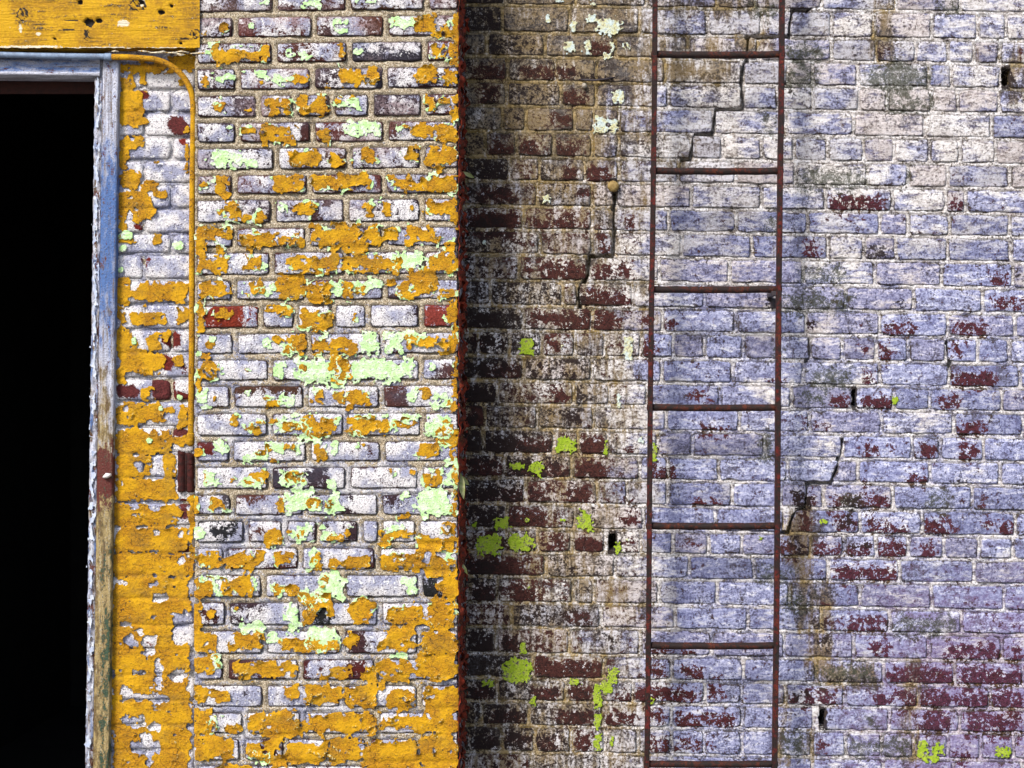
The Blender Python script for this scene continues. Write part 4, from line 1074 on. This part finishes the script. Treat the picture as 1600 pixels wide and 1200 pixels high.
JV = [([225] if k % 2 else [268]) for k in range(len(JAMB_J) - 1)]
HJ, _ = build_wall(jamb, Y_JAMB, JAMB_J, JV, lambda y: 0.0, 168, 303, 2.2, 2.4, JF, at_jamb, M_PB, M_PM, lambda x, y, rr: rr.choice([(0.26, 0.020, 0.012), (0.20, 0.022, 0.015), (0.16, 0.03, 0.03)]),
                   5, 0.0022, 7, 0.0028, 0.0007, 0.0012, 300, (100, 70, 800, 1225), mres=2.6, xm0=166, xm1=312, ym0=60, jit=1.5, rough=0.0016)
JS = Field(166, 78, 312, 1216, 1.5)
jn2 = 0.75 * fbm(JS.X / 16, JS.Y / 13, 4, 251, 0.68) + 0.6 * np.abs(fbm(JS.X / 7, JS.Y / 7, 3, 252, 0.7)) - 0.2 + 0.4 * fbm(JS.X / 3.2, JS.Y / 3.2, 1, 253)
jn2 = 0.55 * fbm(JS.X / 17, JS.Y / 13, 3, 255, 0.55) + 0.55 * chips(JS.X, JS.Y, 12.0, 311) + 0.22 * chips(JS.X, JS.Y, 6.0, 312)
FJ = JS.splats(JY, jn2 * 1.1, 8.0, -30, 0.75, 0.8)
FC = JS.splats(JCUT, jn2 * 1.3, 7.0, -30, 1.0, 0.5)
FJ = np.minimum(FJ, np.where(FC > -6, -FC, 30))
g1, g2, ucx, ucy, uid = voronoi(JS.X + 6 * fbm(JS.X / 14, JS.Y / 14, 2, 260), JS.Y + 6 * fbm(JS.X / 14, JS.Y / 14, 2, 261), 30, 26, 15)
jgate = fbm(JS.X / 38, JS.Y / 38, 2, 266)
FJ = np.where((g2 - g1 < 1.8) & (jgate > 0.08), np.minimum(FJ, g2 - g1 - 1.5), FJ)
FJ -= 6.0 * sstep(0.66, 0.92, fbm(JS.X / 10, JS.Y / 9, 3, 271) * 1.25)
HJs = blur(HJ, 2)
jl = np.clip(1.3 * fbm(JS.X / 26, JS.Y / 22, 2, 281), 0, 1.1)
jt = (plate(uid, 3) * (JS.X - ucx) + plate(uid, 12) * (JS.Y - ucy)) / 15.0


def h_jamb(PX, PY, F):
    crease = 0.0018 * sstep(4.0, 0.0, np.min(np.abs(PY[..., None] - np.array(JAMB_J)), axis=-1) + 1.5 * fbm(PX / 12, PY / 12, 2, 287))
    return JF.sample(HJs, PX, PY) + 0.0032 - crease + 0.0010 * np.clip(jt, -1, 1.4) + 0.0065 * jl * np.exp(-F / 3.6) + 0.0005 * fbm(PX / 6, PY / 6, 2, 291)


def a_jamb(PX, PY):
    d = np.clip(fbm(PX / 40, PY / 24, 2, 295) * 1.1 - 0.1, 0, 0.8)
    d = np.clip(d + 0.7 * sstep(5, 1, np.min(np.abs(PY[..., None] - np.array(JAMB_J)), axis=-1)) * np.clip(fbm(PX / 25, PY / 25, 2, 297) + 0.2, 0, 1), 0, 1)
    return np.stack([d, d * 0, d * 0, d * 0 + 1], -1)


sheet(FJ, JS.X, JS.Y, h_jamb, front_map(Y_JAMB), 0.0012, [M_Y, M_CREAM], jamb, "paint_flake", 120, 24, a_jamb)
FJM = JS.splats(JMINT, jn2, 5.0, -30, 0.6, 0.8)
sheet(FJM, JS.X, JS.Y, lambda a, b, f: JF.sample(HJs, a, b) + 0.0060, front_map(Y_JAMB), 0.0008, [M_MINT, M_MINT], jamb, "mint_flake", 20, 10, None, "mint_fleck")

# ------------------------------------------------------------------ the set-back whitewashed wall
wall = empty("whitewashed_wall", (WX(1200, Y_WALL), Y_WALL + 0.12, 0), "set-back whitewashed brick wall with maroon bare patches, cracks and stains behind the iron ladder", "brick wall")
WF = Field(690, -230, 1900, 1480, 3.0)
wnz = fbm(WF.X / 20, WF.Y / 20, 4, 403)
wb = WF.splats(W_BARE, wnz, 3.0, -40, 0.3)
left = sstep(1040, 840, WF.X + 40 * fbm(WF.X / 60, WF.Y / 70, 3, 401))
wbare = 0.18 + 0.13 * left * sstep(60, 330, WF.Y) + 0.10 * sstep(1350, 1550, WF.X) * sstep(850, 1000, WF.Y)
wbare = np.maximum(wbare, 0.5 + np.clip(wb / 18 + 0.02 - 0.05 * sstep(1000, 1080, WF.X), -0.42, 0.20 - 0.05 * sstep(1000, 1080, WF.X)))
wsn = fbm(WF.X / 30, WF.Y / 60, 3, 407)
wstain_s = WF.splats(W_STAIN, wsn, 16.0, -40, 1.2)
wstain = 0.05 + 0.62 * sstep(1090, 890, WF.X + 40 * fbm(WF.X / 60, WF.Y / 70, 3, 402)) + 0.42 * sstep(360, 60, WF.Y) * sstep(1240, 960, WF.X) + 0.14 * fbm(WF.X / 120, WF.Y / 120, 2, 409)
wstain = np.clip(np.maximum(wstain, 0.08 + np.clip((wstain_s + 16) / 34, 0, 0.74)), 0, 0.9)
wsoot_shade = np.maximum(0.10 + 0.22 * sstep(860, 735, WF.X), np.clip((WF.splats(W_SOOT_HOLES, wnz, 8.0, -40, 0.7) + 8) / 24, 0, 0.62))  # sooty patches, plus grime and corner shade painted as a ramp beside the pier
for (gr_, g0_, g1_) in WALL_GAPS:
    yo_ = 0.016 * ((g0_ + g1_) / 2 - 1288)
    wsoot_shade = np.where((WF.X > g0_ - 3) & (WF.X < g1_ + 3) & (WF.Y > WALL_J[gr_] + yo_) & (WF.Y < WALL_J[gr_ + 1] + yo_), 1.0, wsoot_shade)  # shade inside the gaps painted to full dark
wblue = np.clip(0.30 + 0.42 * sstep(260, 560, WF.Y) * sstep(980, 1080, WF.X) + 0.30 * fbm(WF.X / 90, WF.Y / 70, 3, 415), 0, 1)
wblue = np.clip(wblue - 0.42 * left, 0, 1)
wmoss = np.maximum(np.clip((WF.splats(W_MOSS, wnz, 14.0, -40, 0.9) + 14) / 36, 0, 0.60), 0.14 * sstep(420, 100, WF.Y) * sstep(1180, 1300, WF.X))
wmoss = np.where(np.abs(WF.X - 1403) + np.abs(WF.Y - 121) * 2 < 60, np.maximum(wmoss, 0.7), wmoss)
wpurp = sstep(1150, 1500, WF.X) * sstep(780, 1050, WF.Y) * 0.9 + 0.3 * sstep(1050, 1200, WF.X)


def at_wall(X, Y, e):
    s = lambda A: WF.sample(A, X, Y)
    if np.asarray(e).sum() > 0:
        lf = s(left)
        rb = 0.5 + 0.5 * math.sin(X.mean() * 12.9898 + Y.mean() * 78.233)       # each brick has weathered differently
        return {"ma": np.stack([s(wbare) + (0.02 + 0.15 * rb) * lf * sstep(60, 330, Y) + 0.10 * (rb - 0.6) * (1 - lf), s(wstain), s(wsoot_shade) + 0.34 * lf * (1 - rb), e], 1),
                "mb": np.stack([s(wblue) + 0.20 * (rb - 0.5), s(wmoss), s(wpurp), 0 * X + 1], 1)}
    return {"ma": np.stack([s(wbare) - 0.06 * s(left), s(wstain), s(wsoot_shade) * 0.75, e], 1), "mb": np.stack([s(wblue), s(wmoss), s(wpurp), 0 * X + 1], 1)}


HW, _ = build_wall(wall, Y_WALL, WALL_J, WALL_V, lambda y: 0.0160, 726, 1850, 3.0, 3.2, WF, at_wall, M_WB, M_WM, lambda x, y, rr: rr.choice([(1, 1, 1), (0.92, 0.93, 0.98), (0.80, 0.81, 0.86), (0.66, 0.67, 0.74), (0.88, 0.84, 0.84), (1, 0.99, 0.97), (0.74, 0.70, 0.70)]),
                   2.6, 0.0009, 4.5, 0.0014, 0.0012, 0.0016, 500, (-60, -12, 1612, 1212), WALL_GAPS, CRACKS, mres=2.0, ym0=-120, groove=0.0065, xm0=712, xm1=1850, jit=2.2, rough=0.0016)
HWs = blur(HW, 2)
LS = Field(728, -10, 1610, 1212, 1.6)
ln = 0.8 * fbm(LS.X / 12, LS.Y / 11, 4, 451, 0.7) + 0.6 * fbm(LS.X / 3.6, LS.Y / 3.6, 2, 452)
h_l = lambda a, b, f: np.maximum(WF.sample(HWs, a, b), -0.003) + 0.0024 + 0.001 * np.exp(-f / 3)
holes = 9.0 * sstep(0.15, 0.6, fbm(LS.X / 7, LS.Y / 6, 4, 455, 0.7) * 1.25)
sheet(LS.splats(W_LIME, ln * 1.3, 9.0, -30, 0.9, 0.8) - holes, LS.X, LS.Y, h_l, front_map(Y_WALL), 0.0008, [M_LIME, M_LIME], wall, "lime_flake", 40, 12, None, "lime_fleck")
sheet(LS.splats(W_PALE, ln * 1.3, 9.0, -30, 0.9, 0.6) - holes, LS.X, LS.Y, h_l, front_map(Y_WALL), 0.0008, [M_PALE, M_PALE], wall, "pale_flake", 40, 12, None, "pale_fleck")

# ------------------------------------------------------------------ timber lintel
lint = empty("timber_lintel", (WX(0, 0), 0.05, WZ(76, 0)), "yellow painted timber board with knots and nail holes above the doorway", "timber board")
TF = Field(-420, -110, 313.5, 76, 2.4)
tx, ty = TF.X, TF.Y
kn = [(35, 22, 9, 11), (215, 8, 14, 10), (252, 19, 6, 4), (305, 53, 9, 8), (136, 56, 6, 8), (135, 48, 4, 4), (-120, 30, 10, 9), (-260, 10, 12, 9)]
dk = np.zeros(tx.shape); dz = 0.0012 * fbm(tx / 60, ty / 2.6, 3, 503)
for (a, b, rx, ry) in kn:
    rr_ = np.hypot((tx - a) / rx, (ty - b) / ry) + 0.25 * fbm(tx / 6, ty / 5, 2, 505)
    dk = np.maximum(dk, (0.55 * sstep(1.15, 0.85, rr_) * (0.4 + 0.6 * (np.sin(rr_ * 9) > 0))))
    dz = dz + 0.0025 * sstep(1.1, 0.6, rr_) * np.sin(rr_ * 8)
for (a, b, r_) in [(139, 35, 7.5), (154, 32, 4.6), (125, 3, 4), (268, 9, 3), (282, 67, 2.6), (222, 3, 4), (85, 60, 2.6), (252, 19, 5)]:
    q = sstep(r_, r_ * 0.55, np.hypot((tx - a) * 0.8, ty - b) + 0.34 * r_ * fbm(tx / 5, ty / 4, 3, 507))
    dk = np.maximum(dk, q); dz = dz + 0.012 * q
crk = fbm(tx / 70, ty / 2.2, 3, 509)
cq = sstep(0.62, 0.72, crk) * sstep(0.0, 0.3, fbm(tx / 90, ty / 40, 2, 511) + 0.1)
dk = np.maximum(dk, 0.8 * cq); dz = dz + 0.003 * cq
wh = np.zeros(tx.shape)
for (a, b, rx, ry) in [(193, 36, 10, 6), (60, 53, 5, 3), (222, 3, 6, 8), (32, 45, 3, 7), (20, 74, 30, 3), (60, 73, 40, 2), (150, 75, 60, 2), (260, 76, 40, 2)]:
    wh = np.maximum(wh, sstep(1.4, 0.5, np.hypot((tx - a) / rx, (ty - b) / ry)))
Yp_ = -0.006
V = px_world(tx.ravel(), (ty + np.where(ty > 74, 1.6 * fbm(tx / 16, ty * 0, 3, 513), 0)).ravel(), Yp_, dz.ravel())
mesh_obj("board_face", V, grid_faces(TF.ny, TF.nx), M_PLANK, lint, {"ma": np.stack([dk, wh, dk * 0, dk * 0 + 1], -1).reshape(-1, 4)}, None, True)
bv, bf = box(WX(-420, Yp_), WX(313, Yp_), Yp_ + 0.024, 0.13, WZ(75, Yp_), WZ(-110, Yp_))
mesh_obj("board_core", bv, bf, M_PLANK, lint, {"ma": np.tile((0.3, 0.0, 0, 1), (8, 1))})
sp = []
for i in range(9):
    a = random.uniform(170, 300); l_ = random.uniform(12, 34); y_ = random.uniform(78, 86)
    sp.append(tube([W(a, y_, 0.006), W(a + l_ * 0.5, y_ + random.uniform(-1.5, 1.5), -0.004), W(a + l_, y_ + random.uniform(-2, 2), 0.004)], [0.0012, 0.0028, 0.0008], 5))
v, f = merge(sp)
mesh_obj("splinter", v, f, M_PLANK, lint, {"ma": np.tile((0.15, 0.75, 0, 1), (len(v), 1))}, kind="stuff")

# ------------------------------------------------------------------ door frame
frame = empty("door_frame", (WX(160, 0.03), 0.05, 0), "weathered blue grey steel door frame with rust and flaking olive paint round the dark doorway", "door frame")


def jx(x_top, y):       # the right post leans a little
    return x_top - 15.0 * (y - 120.0) / 1080.0


def post(name, xa, xb, Y0, dep, rust, olive, blue, chip, ya=82.0, yb=GROUND_PY - 2, ridge=None, nxs=9):
    ys = np.arange(ya, yb, 4.0); us = np.linspace(0, 1, nxs)
    U, YY = np.meshgrid(us, ys)
    X = jx(xa, YY) + U * (xb - xa)
    X = X + np.where((U < 0.01) | (U > 0.99), 0.35 * fbm(YY / 18, U * 3, 3, 601 + nxs), 0)
    d = 0.0012 * fbm(X / 6, YY / 22, 3, 603)
    if ridge is not None:
        d = d + ridge(U, YY)
    P = px_world(X.ravel(), YY.ravel(), Y0, d.ravel())
    at = np.stack([rust(X, YY), olive(X, YY), blue(X, YY), chip(X, YY)], -1).reshape(-1, 4)
    n = len(P); ny, nx = U.shape
    B = P.copy().reshape(ny, nx, 3)
    left_ = B[:, 0].copy(); left_[:, 1] = Y0 + dep; right_ = B[:, -1].copy(); right_[:, 1] = Y0 + dep
    P = np.concatenate([P, left_, right_]); at = np.concatenate([at, at.reshape(ny, nx, 4)[:, 0], at.reshape(ny, nx, 4)[:, -1]])
    F = [tuple(r) for r in grid_faces(ny, nx)]
    for k in range(ny - 1):
        F.append((n + k, n + k + 1, (k + 1) * nx, k * nx))
        F.append((k * nx + nx - 1, (k + 1) * nx + nx - 1, n + ny + k + 1, n + ny + k))
    return mesh_obj(name, P, F, M_FRAME, frame, {"ma": at}, None, True)


z0 = lambda X, Y: np.zeros(np.shape(X))
f_rust = lambda X, Y: np.clip(0.95 * np.exp(-((Y - 742) / 42.0) ** 2) * (0.75 + 0.5 * fbm(X / 20, Y / 16, 2, 611)), 0, 1) + 0.16
f_olive = lambda X, Y: np.clip(sstep(430, 880, Y) * 0.9 + 0.35 * fbm(X / 14, Y / 50, 3, 613), 0, 1)
f_blue = lambda X, Y: np.clip(0.95 * np.exp(-((Y - 380) / 200.0) ** 2) + 0.45 * sstep(130, 90, Y), 0, 1)
f_chip = lambda X, Y: np.clip(sstep(560, 1000, Y) * 0.55 * sstep(0.0, 16.0, X - jx(158, Y)) + 0.05, 0, 1)
# moulded outer member with a rolled right lip
post("jamb_post", 160, 185, 0.022, 0.12, f_rust, f_olive, f_blue, f_chip, ya=94,
     ridge=lambda U, Y: 0.004 * np.exp(-((U - 0.06) / 0.08) ** 2) - 0.003 * np.exp(-((U - 0.93) / 0.08) ** 2) - 0.002 * np.sin(U * math.pi))
post("stop_strip", 148, 160, 0.034, 0.10, lambda X, Y: z0(X, Y) + 0.22, lambda X, Y: 0.22 + 0.3 * fbm(X / 4, Y / 30, 2, 621), lambda X, Y: 0.45 + 0.5 * fbm(X / 5, Y / 40, 2, 623), lambda X, Y: z0(X, Y) + 0.1,
     ya=94, ridge=lambda U, Y: 0.0045 * (fbm(U * 2, Y / 22, 3, 625) > 0.05), nxs=7)
# curled paint slivers along the stop
JN = Field(146, 100, 161, 1210, 1.2)
yy = JN.Y
fs = 2.6 * fbm(JN.X / 6, yy / 16, 4, 631) + 0.2 - 0.25 * np.abs(JN.X - 153.5)
sheet(fs, JN.X, JN.Y, lambda a, b, f: 0.0015 + 0.0032 * np.exp(-f / 1.2) * np.clip(fbm(a / 8, b / 14, 2, 633) + 0.3, 0, 1),
      lambda x, y, h: np.stack([WX(jx(x, y), 0.034), 0.032 - h, WZ(y, 0.034)], 1), 0.0007,
      [mat_flat_paint("pale_blue_flaking_paint", (0.40, 0.46, 0.62), (0.52, 0.55, 0.60), (0.20, 0.17, 0.12), 60), M_CREAM], frame, "paint_flake", 50, 14, None)


def hband(name, y0, y1, Y0, dep, xa, xb, attr_fun, ridge, nys=9):
    xs = np.arange(xa, xb, 4.0); vs = np.linspace(0, 1, nys)
    X, V_ = np.meshgrid(xs, vs)
    YY = y0 + V_ * (y1 - y0) + 0.010 * (X - 0)
    d = ridge(V_, X)
    P = px_world(X.ravel(), YY.ravel(), Y0, d.ravel()); n = len(P); ny, nx = X.shape
    at = attr_fun(X, V_).reshape(-1, 4)
    B = P.reshape(ny, nx, 3)
    bt = B[0].copy(); bt[:, 1] = Y0 + dep; bb = B[-1].copy(); bb[:, 1] = Y0 + dep
    P = np.concatenate([P, bt, bb]); at = np.concatenate([at, at.reshape(ny, nx, 4)[0], at.reshape(ny, nx, 4)[-1]])
    F = [tuple(r) for r in grid_faces(ny, nx)]
    for k in range(nx - 1):
        F.append((k, k + 1, n + k + 1, n + k)); F.append(((ny - 1) * nx + k + 1, (ny - 1) * nx + k, n + nx + k, n + nx + k + 1))
    return mesh_obj(name, P, F, M_FRAMEH, frame, {"ma": at}, None, True)


hband("frame_head", 90, 117, 0.026, 0.10, -332, 159, lambda X, V_: np.stack([0.12 + 0 * X, 0.05 + 0 * X, 0.62 - 0.5 * sstep(0.75, 0.9, V_), 0 * X], -1),
      lambda V_, X: -0.006 * np.exp(-((V_ - 0.93) / 0.09) ** 2) + 0.0015 * fbm(X / 30, V_ * 3, 2, 641))
hv, hf = box(WX(-330, 0.12), WX(150, 0.12), 0.127, 0.138, WZ(146, 0.12), WZ(112, 0.12), 0.002)
mesh_obj("inner_head", hv, hf, mat_flat_paint("dark_maroon_paint", (0.035, 0.008, 0.006), (0.02, 0.006, 0.005), (0.05, 0.015, 0.01)), frame)
# far post, just outside the picture
fv, ff = merge([box(WX(-358, 0.02), WX(-332, 0.02), 0.022, 0.14, 0.0, WZ(92, 0.02), 0.003)])
mesh_obj("jamb_post", fv, ff, M_FRAME, frame, {"ma": np.tile((0.15, 0.3, 0.4, 0.1), (len(fv), 1))})
# bolt with a dab of white on the rusted part
bx, by = 167.5, 743.5
bm_v, bm_f = tube([W(bx - 6, by + 2, 0.016), W(bx - 1, by, 0.008), W(bx + 6, by - 2, 0.016)], [0.003, 0.0085, 0.004], 10, 0.12)
mesh_obj("latch_bolt", bm_v, bm_f, mat_flat_paint("white_dab", (0.80, 0.78, 0.76), (0.7, 0.66, 0.62), (0.3, 0.2, 0.15)), frame, None, None, True)
# brickwork on the far side of the doorway and above the board (outside the picture, for the light and other views)
side = empty("door_side_brickwork", (WX(-480, 0), 0.15, 0), "plain painted brickwork on the far side of the doorway, beyond the picture edge", "brick wall")
sv, sf = merge([box(WX(-700, 0), WX(-360, 0), 0.03 + 0.002 * (k % 3), 0.25, WZ(70 + 40 * (k + 1) - 5, 0), WZ(70 + 40 * k + 5, 0), 0.004) for k in range(-7, 33)] + [box(WX(-420, 0), WX(303, 0), 0.03 + 0.002 * (k % 3), 0.12, WZ(-112 + 40 * (k + 1) - 5, 0), WZ(-112 + 40 * k + 5, 0), 0.004) for k in range(-3, 0)])
mesh_obj("far_brickwork", sv, sf, M_Y, side, {"ma": np.tile((0.2, 0, 0, 1), (len(sv), 1))}, kind="stuff")
sv, sf = merge([box(WX(-698, 0), WX(-362, 0), 0.04, 0.25, 0.0, WZ(-205, 0)), box(WX(-362, 0), WX(302, 0), 0.04, 0.12, WZ(-111, 0), WZ(-205, 0))])
mesh_obj("mortar", sv, sf, M_PM, side, {"ma": np.tile((0.3, 0, 0, 0), (len(sv), 1))})

# ------------------------------------------------------------------ conduit
cond = empty("conduit_pipe", (WX(302, 0.02), 0.02, WZ(690, 0.02)), "bent electrical conduit, blue over the doorway and yellow down the brick strip", "pipe")
Yc = 0.024
R_C = 0.0088
cy = [W(172, 89, Yc - 0.02), W(200, 89.5, Yc - 0.02), W(228, 91.5, Yc - 0.02)]
for k in range(1, 13):
    a = math.radians(90 * k / 12)
    cy.append(W(228 + 74 * math.sin(a), 91.5 + 74 * (1 - math.cos(a)), Yc - 0.02 + 0.012 * k / 12))
for y_ in range(190, 691, 20):
    cy.append(W(302 - 4.0 * (y_ - 165) / 525 + 0.5 * math.sin(y_ / 70), y_, Yc - 0.008))
v, f = tube(cy, R_C, 16, 0.015)
mesh_obj("yellow_pipe", v, f, M_Y, cond, None, None, True)
cb = [W(x_, 85.5 + 0.020 * x_ + 0.4 * math.sin(x_ / 40), Yc - 0.02) for x_ in range(-330, 176, 12)]
v, f = tube(cb, R_C, 16, 0.02)
mesh_obj("blue_pipe", v, f, M_CB, cond, None, None, True)
v, f = tube([W(163, 88.8, Yc - 0.02), W(165, 88.8, Yc - 0.02), W(173, 89, Yc - 0.02), W(175, 89, Yc - 0.02)], [0.009, 0.0112, 0.0112, 0.009], 16)
mesh_obj("coupling", v, f, M_CB, cond, None, None, True)
v, f = tube([W(297.8, 676, Yc - 0.008), W(297.8, 679, Yc - 0.008), W(297.6, 693, Yc - 0.008), W(297.6, 697, Yc - 0.006)], [0.0088, 0.0112, 0.0112, 0.006], 14, 0.03)
mesh_obj("end_collar", v, f, M_Y, cond, None, None, True)
# rusted sleeve where the pipe once carried on
sl = empty("rusted_sleeve", (WX(290, Y_JAMB), Y_JAMB, WZ(768, Y_JAMB)), "rusted fluted iron sleeve in the brickwork below the yellow conduit end", "pipe sleeve")
us_ = np.linspace(0, 1, 19); vs_ = np.linspace(0, 1, 34)
U_, V_ = np.meshgrid(us_, vs_)
eg = np.minimum.reduce([U_ / 0.06, (1 - U_) / 0.06, V_ / 0.04, (1 - V_) / 0.04])
px_ = 277.5 + 26.5 * U_ + 1.6 * fbm(V_ * 5, U_ * 2, 3, 702) * (np.abs(U_ - 0.5) > 0.4)
py_ = 706 + 64 * V_ + 6 * (U_ - 0.5) * (V_ < 0.3) + 2.0 * fbm(U_ * 5, V_ * 2, 3, 703) * (np.abs(V_ - 0.5) > 0.42)
dep_ = -0.004 - 0.010 * np.abs(np.sin(math.pi * 2 * (U_ * 0.96 + 0.02))) ** 0.7 - 0.0015 * fbm(U_ * 6, V_ * 14, 3, 704)
dep_ = np.where(eg <= 0.01, 0.012, dep_)
P_ = px_world(px_.ravel(), py_.ravel(), Y_JAMB, dep_.ravel())
mesh_obj("fluted_plate", P_, grid_faces(34, 19), mat_flat_paint("dark_red_rust", (0.050, 0.005, 0.003), (0.014, 0.003, 0.003), (0.14, 0.028, 0.006), 70), sl, None, None, True)
v, f = tube([W(290.6, 711, 0.036), W(290.9, 740, 0.034), W(291.2, 766, 0.036)], 0.0018, 8, 0.15)
mesh_obj("seam", v, f, M_RUST, sl, None, None, True)

# ------------------------------------------------------------------ iron ladder
lad = empty("iron_ladder", (WX(1115, Y_LAD), Y_LAD, 0.05), "rusty iron wall ladder fixed in front of the whitewashed brick wall", "ladder")
RAILS = [(1023.5, 1010.5), (1221.5, 1210.5)]


def rail_x(k, y):
    a, b = RAILS[k]
    return a + (b - a) * y / 1200.0 + 0.6 * math.sin(y / 130.0 + k)


for k in (0, 1):
    V = []; F = []
    ys = list(range(-300, 1421, 20))
    hw, hd = 4.0 / 516.0, 0.019
    for y_ in ys:
        xc, zc = WX(rail_x(k, y_), Y_LAD), WZ(y_, Y_LAD)
        for (sx, sy) in ((-1, -0.8), (-0.75, -1), (0.75, -1), (1, -0.8), (1, 0.8), (0.75, 1), (-0.75, 1), (-1, 0.8)):
            V.append((xc + hw * sx + random.uniform(-.0004, .0004), Y_LAD + hd * sy, zc))
    for i in range(len(ys) - 1):
        for q in range(8):
            F.append((i * 8 + q, i * 8 + (q + 1) % 8, (i + 1) * 8 + (q + 1) % 8, (i + 1) * 8 + q))
    F.append(tuple(range(7, -1, -1))); F.append(tuple((len(ys) - 1) * 8 + q for q in range(8)))
    mesh_obj("rail", V, F, M_RAIL, lad, None, None, False)
for y_ in (-97, 85, 267, 452, 636.5, 821.5, 1008.5, 1193.5, 1378):
    xa, xb = rail_x(0, y_), rail_x(1, y_)
    n = 16
    pts = [W(xa - 4 + (xb - xa + 8) * t, y_ + 0.9 * math.sin(t * 3.1) + 0.3 * math.sin(t * 21 + y_), Y_LAD) for t in np.linspace(0, 1, n)]
    v, f = tube(pts, 5.5 / 516.0, 14, 0.03)
    rg = mesh_obj("rung", v, f, M_RUST, lad, None, None, True)
    for xe, sgn in ((xa - 4.5, -1), (xb + 4.5, 1)):
        v, f = tube([W(xe - 1.2 * sgn, y_, Y_LAD), W(xe, y_, Y_LAD), W(xe + 0.9 * sgn, y_, Y_LAD)], [0.0125, 0.0115, 0.006], 10, 0.08)
        mesh_obj("rivet", v, f, M_RUST, rg, None, None, True)
for k, y_ in ((1, 464), (0, -150), (1, -150), (0, 1330), (1, 1330)):
    xc = rail_x(k, y_) - (8 if k else -8)
    v, f = merge([box(WX(xc - 4, Y_LAD), WX(xc + 4, Y_LAD), Y_LAD - 0.012, Y_WALL + 0.02, WZ(y_ - 2, Y_LAD), WZ(y_ - 9, Y_LAD), 0.001),
                  box(WX(xc - 5, Y_WALL), WX(xc + 4, Y_WALL), Y_WALL - 0.010, Y_WALL + 0.012, WZ(y_ + 18, Y_WALL), WZ(y_ + 2, Y_WALL), 0.003),
                  box(WX(min(xc, rail_x(k, y_)) - 1, Y_LAD), WX(max(xc, rail_x(k, y_)) + 1, Y_LAD), Y_LAD - 0.010, Y_LAD + 0.010, WZ(y_ - 3, Y_LAD), WZ(y_ - 8, Y_LAD), 0.001)])
    mesh_obj("wall_bracket", v, f, M_IRON, lad)

# ------------------------------------------------------------------ small things on the white wall and at the corner
kb = empty("round_plug", W(958, 291, Y_WALL), "round ochre plug set in the whitewashed wall left of the ladder", "plug")
v, f = tube([W(958, 291, Y_WALL + 0.01), W(958, 291, Y_WALL - 0.010), W(958, 291, Y_WALL - 0.020), W(958, 291, Y_WALL - 0.026), W(958, 291, Y_WALL - 0.028)], [0.014, 0.0175, 0.0178, 0.014, 0.006], 12, 0.05)
mesh_obj("plug_head", v, f, M_KNOB, kb, None, None, True)
v, f = tube([W(955, 281, Y_WALL + 0.004), W(953, 279, Y_WALL - 0.004), W(962, 279, Y_WALL - 0.004), W(964, 287, Y_WALL + 0.003)], 0.003, 8, 0.1)
mesh_obj("iron_clip", v, f, M_IRON, kb, None, None, True)
hk = empty("wall_spike", W(930, 124, Y_WALL), "thin dark iron spike lying along a mortar joint of the whitewashed wall", "iron spike")
v, f = tube([W(904, 124, Y_WALL + 0.004), W(915, 125, Y_WALL - 0.008), W(930, 125.5, Y_WALL - 0.010), W(950, 123, Y_WALL - 0.008), W(964, 120, Y_WALL + 0.003)], [0.0025, 0.0038, 0.0034, 0.003, 0.0016], 8, 0.1)
mesh_obj("spike_bar", v, f, M_IRON, hk, None, None, True)
v, f = tube([W(930, 96, Y_WALL + 0.002), W(929, 108, Y_WALL - 0.004), W(928, 125, Y_WALL - 0.008)], 0.0011, 6)
mesh_obj("wire", v, f, M_IRON, hk, None, None, True)
v, f = tube([W(913, 134, Y_WALL + 0.006), W(913, 134, Y_WALL - 0.010), W(913, 134, Y_WALL - 0.016)], [0.008, 0.009, 0.005], 10, 0.08)
mesh_obj("stub", v, f, mat_flat_paint("grey_stub", (0.35, 0.31, 0.26), (0.22, 0.19, 0.15), (0.1, 0.08, 0.06)), hk, None, None, True)


def leaf(base, tip, width, bend, label):
    b, t = Vector(base), Vector(tip)
    d = t - b; L = d.length; d.normalize()
    s = d.cross(Vector((0, -1, 0))).normalized(); nrm = s.cross(d)
    V = []; n = 8
    for i in range(n + 1):
        u = i / n
        w = width * math.sin(math.pi * min(u * 1.02, 1)) ** 0.8 * (1 - 0.35 * u)
        c = b + d * (L * u) + nrm * (bend * math.sin(u * math.pi))
        V += [c - s * w + nrm * (w * 0.35), c, c + s * w + nrm * (w * 0.35)]
    F = []
    for i in range(n):
        for q in (0, 1):
            F.append((i * 3 + q, i * 3 + q + 1, (i + 1) * 3 + q + 1, (i + 1) * 3 + q))
    nv = len(V)
    V2 = [p + nrm * -0.0006 for p in V]
    F2 = [tuple(i + nv for i in reversed(q)) for q in F]
    o = mesh_obj("leaf", [tuple(p) for p in V + V2], F + F2, M_LEAF, None, None, None, True)
    tag(o, label, "leaf", "leaves caught in the corner")
    return o


leaf(W(719, 738, 0.03), W(725, 781, 0.02), 0.012, 0.012, "pale pointed leaf hanging at the pier corner beside the large mint patch")
leaf(W(718, 742, 0.04), W(733, 758, 0.05), 0.009, 0.008, "small olive leaf tilted right at the pier corner, above the pale pointed leaf")
leaf(W(722, 880, 0.04), W(731, 898, 0.04), 0.006, 0.006, "thin yellowish leaf sliver at the pier corner below the lime patches")
leaf(W(720, 268, 0.06), W(741, 278, 0.12), 0.007, 0.006, "small yellow green leaf in the corner near the top of the pier")
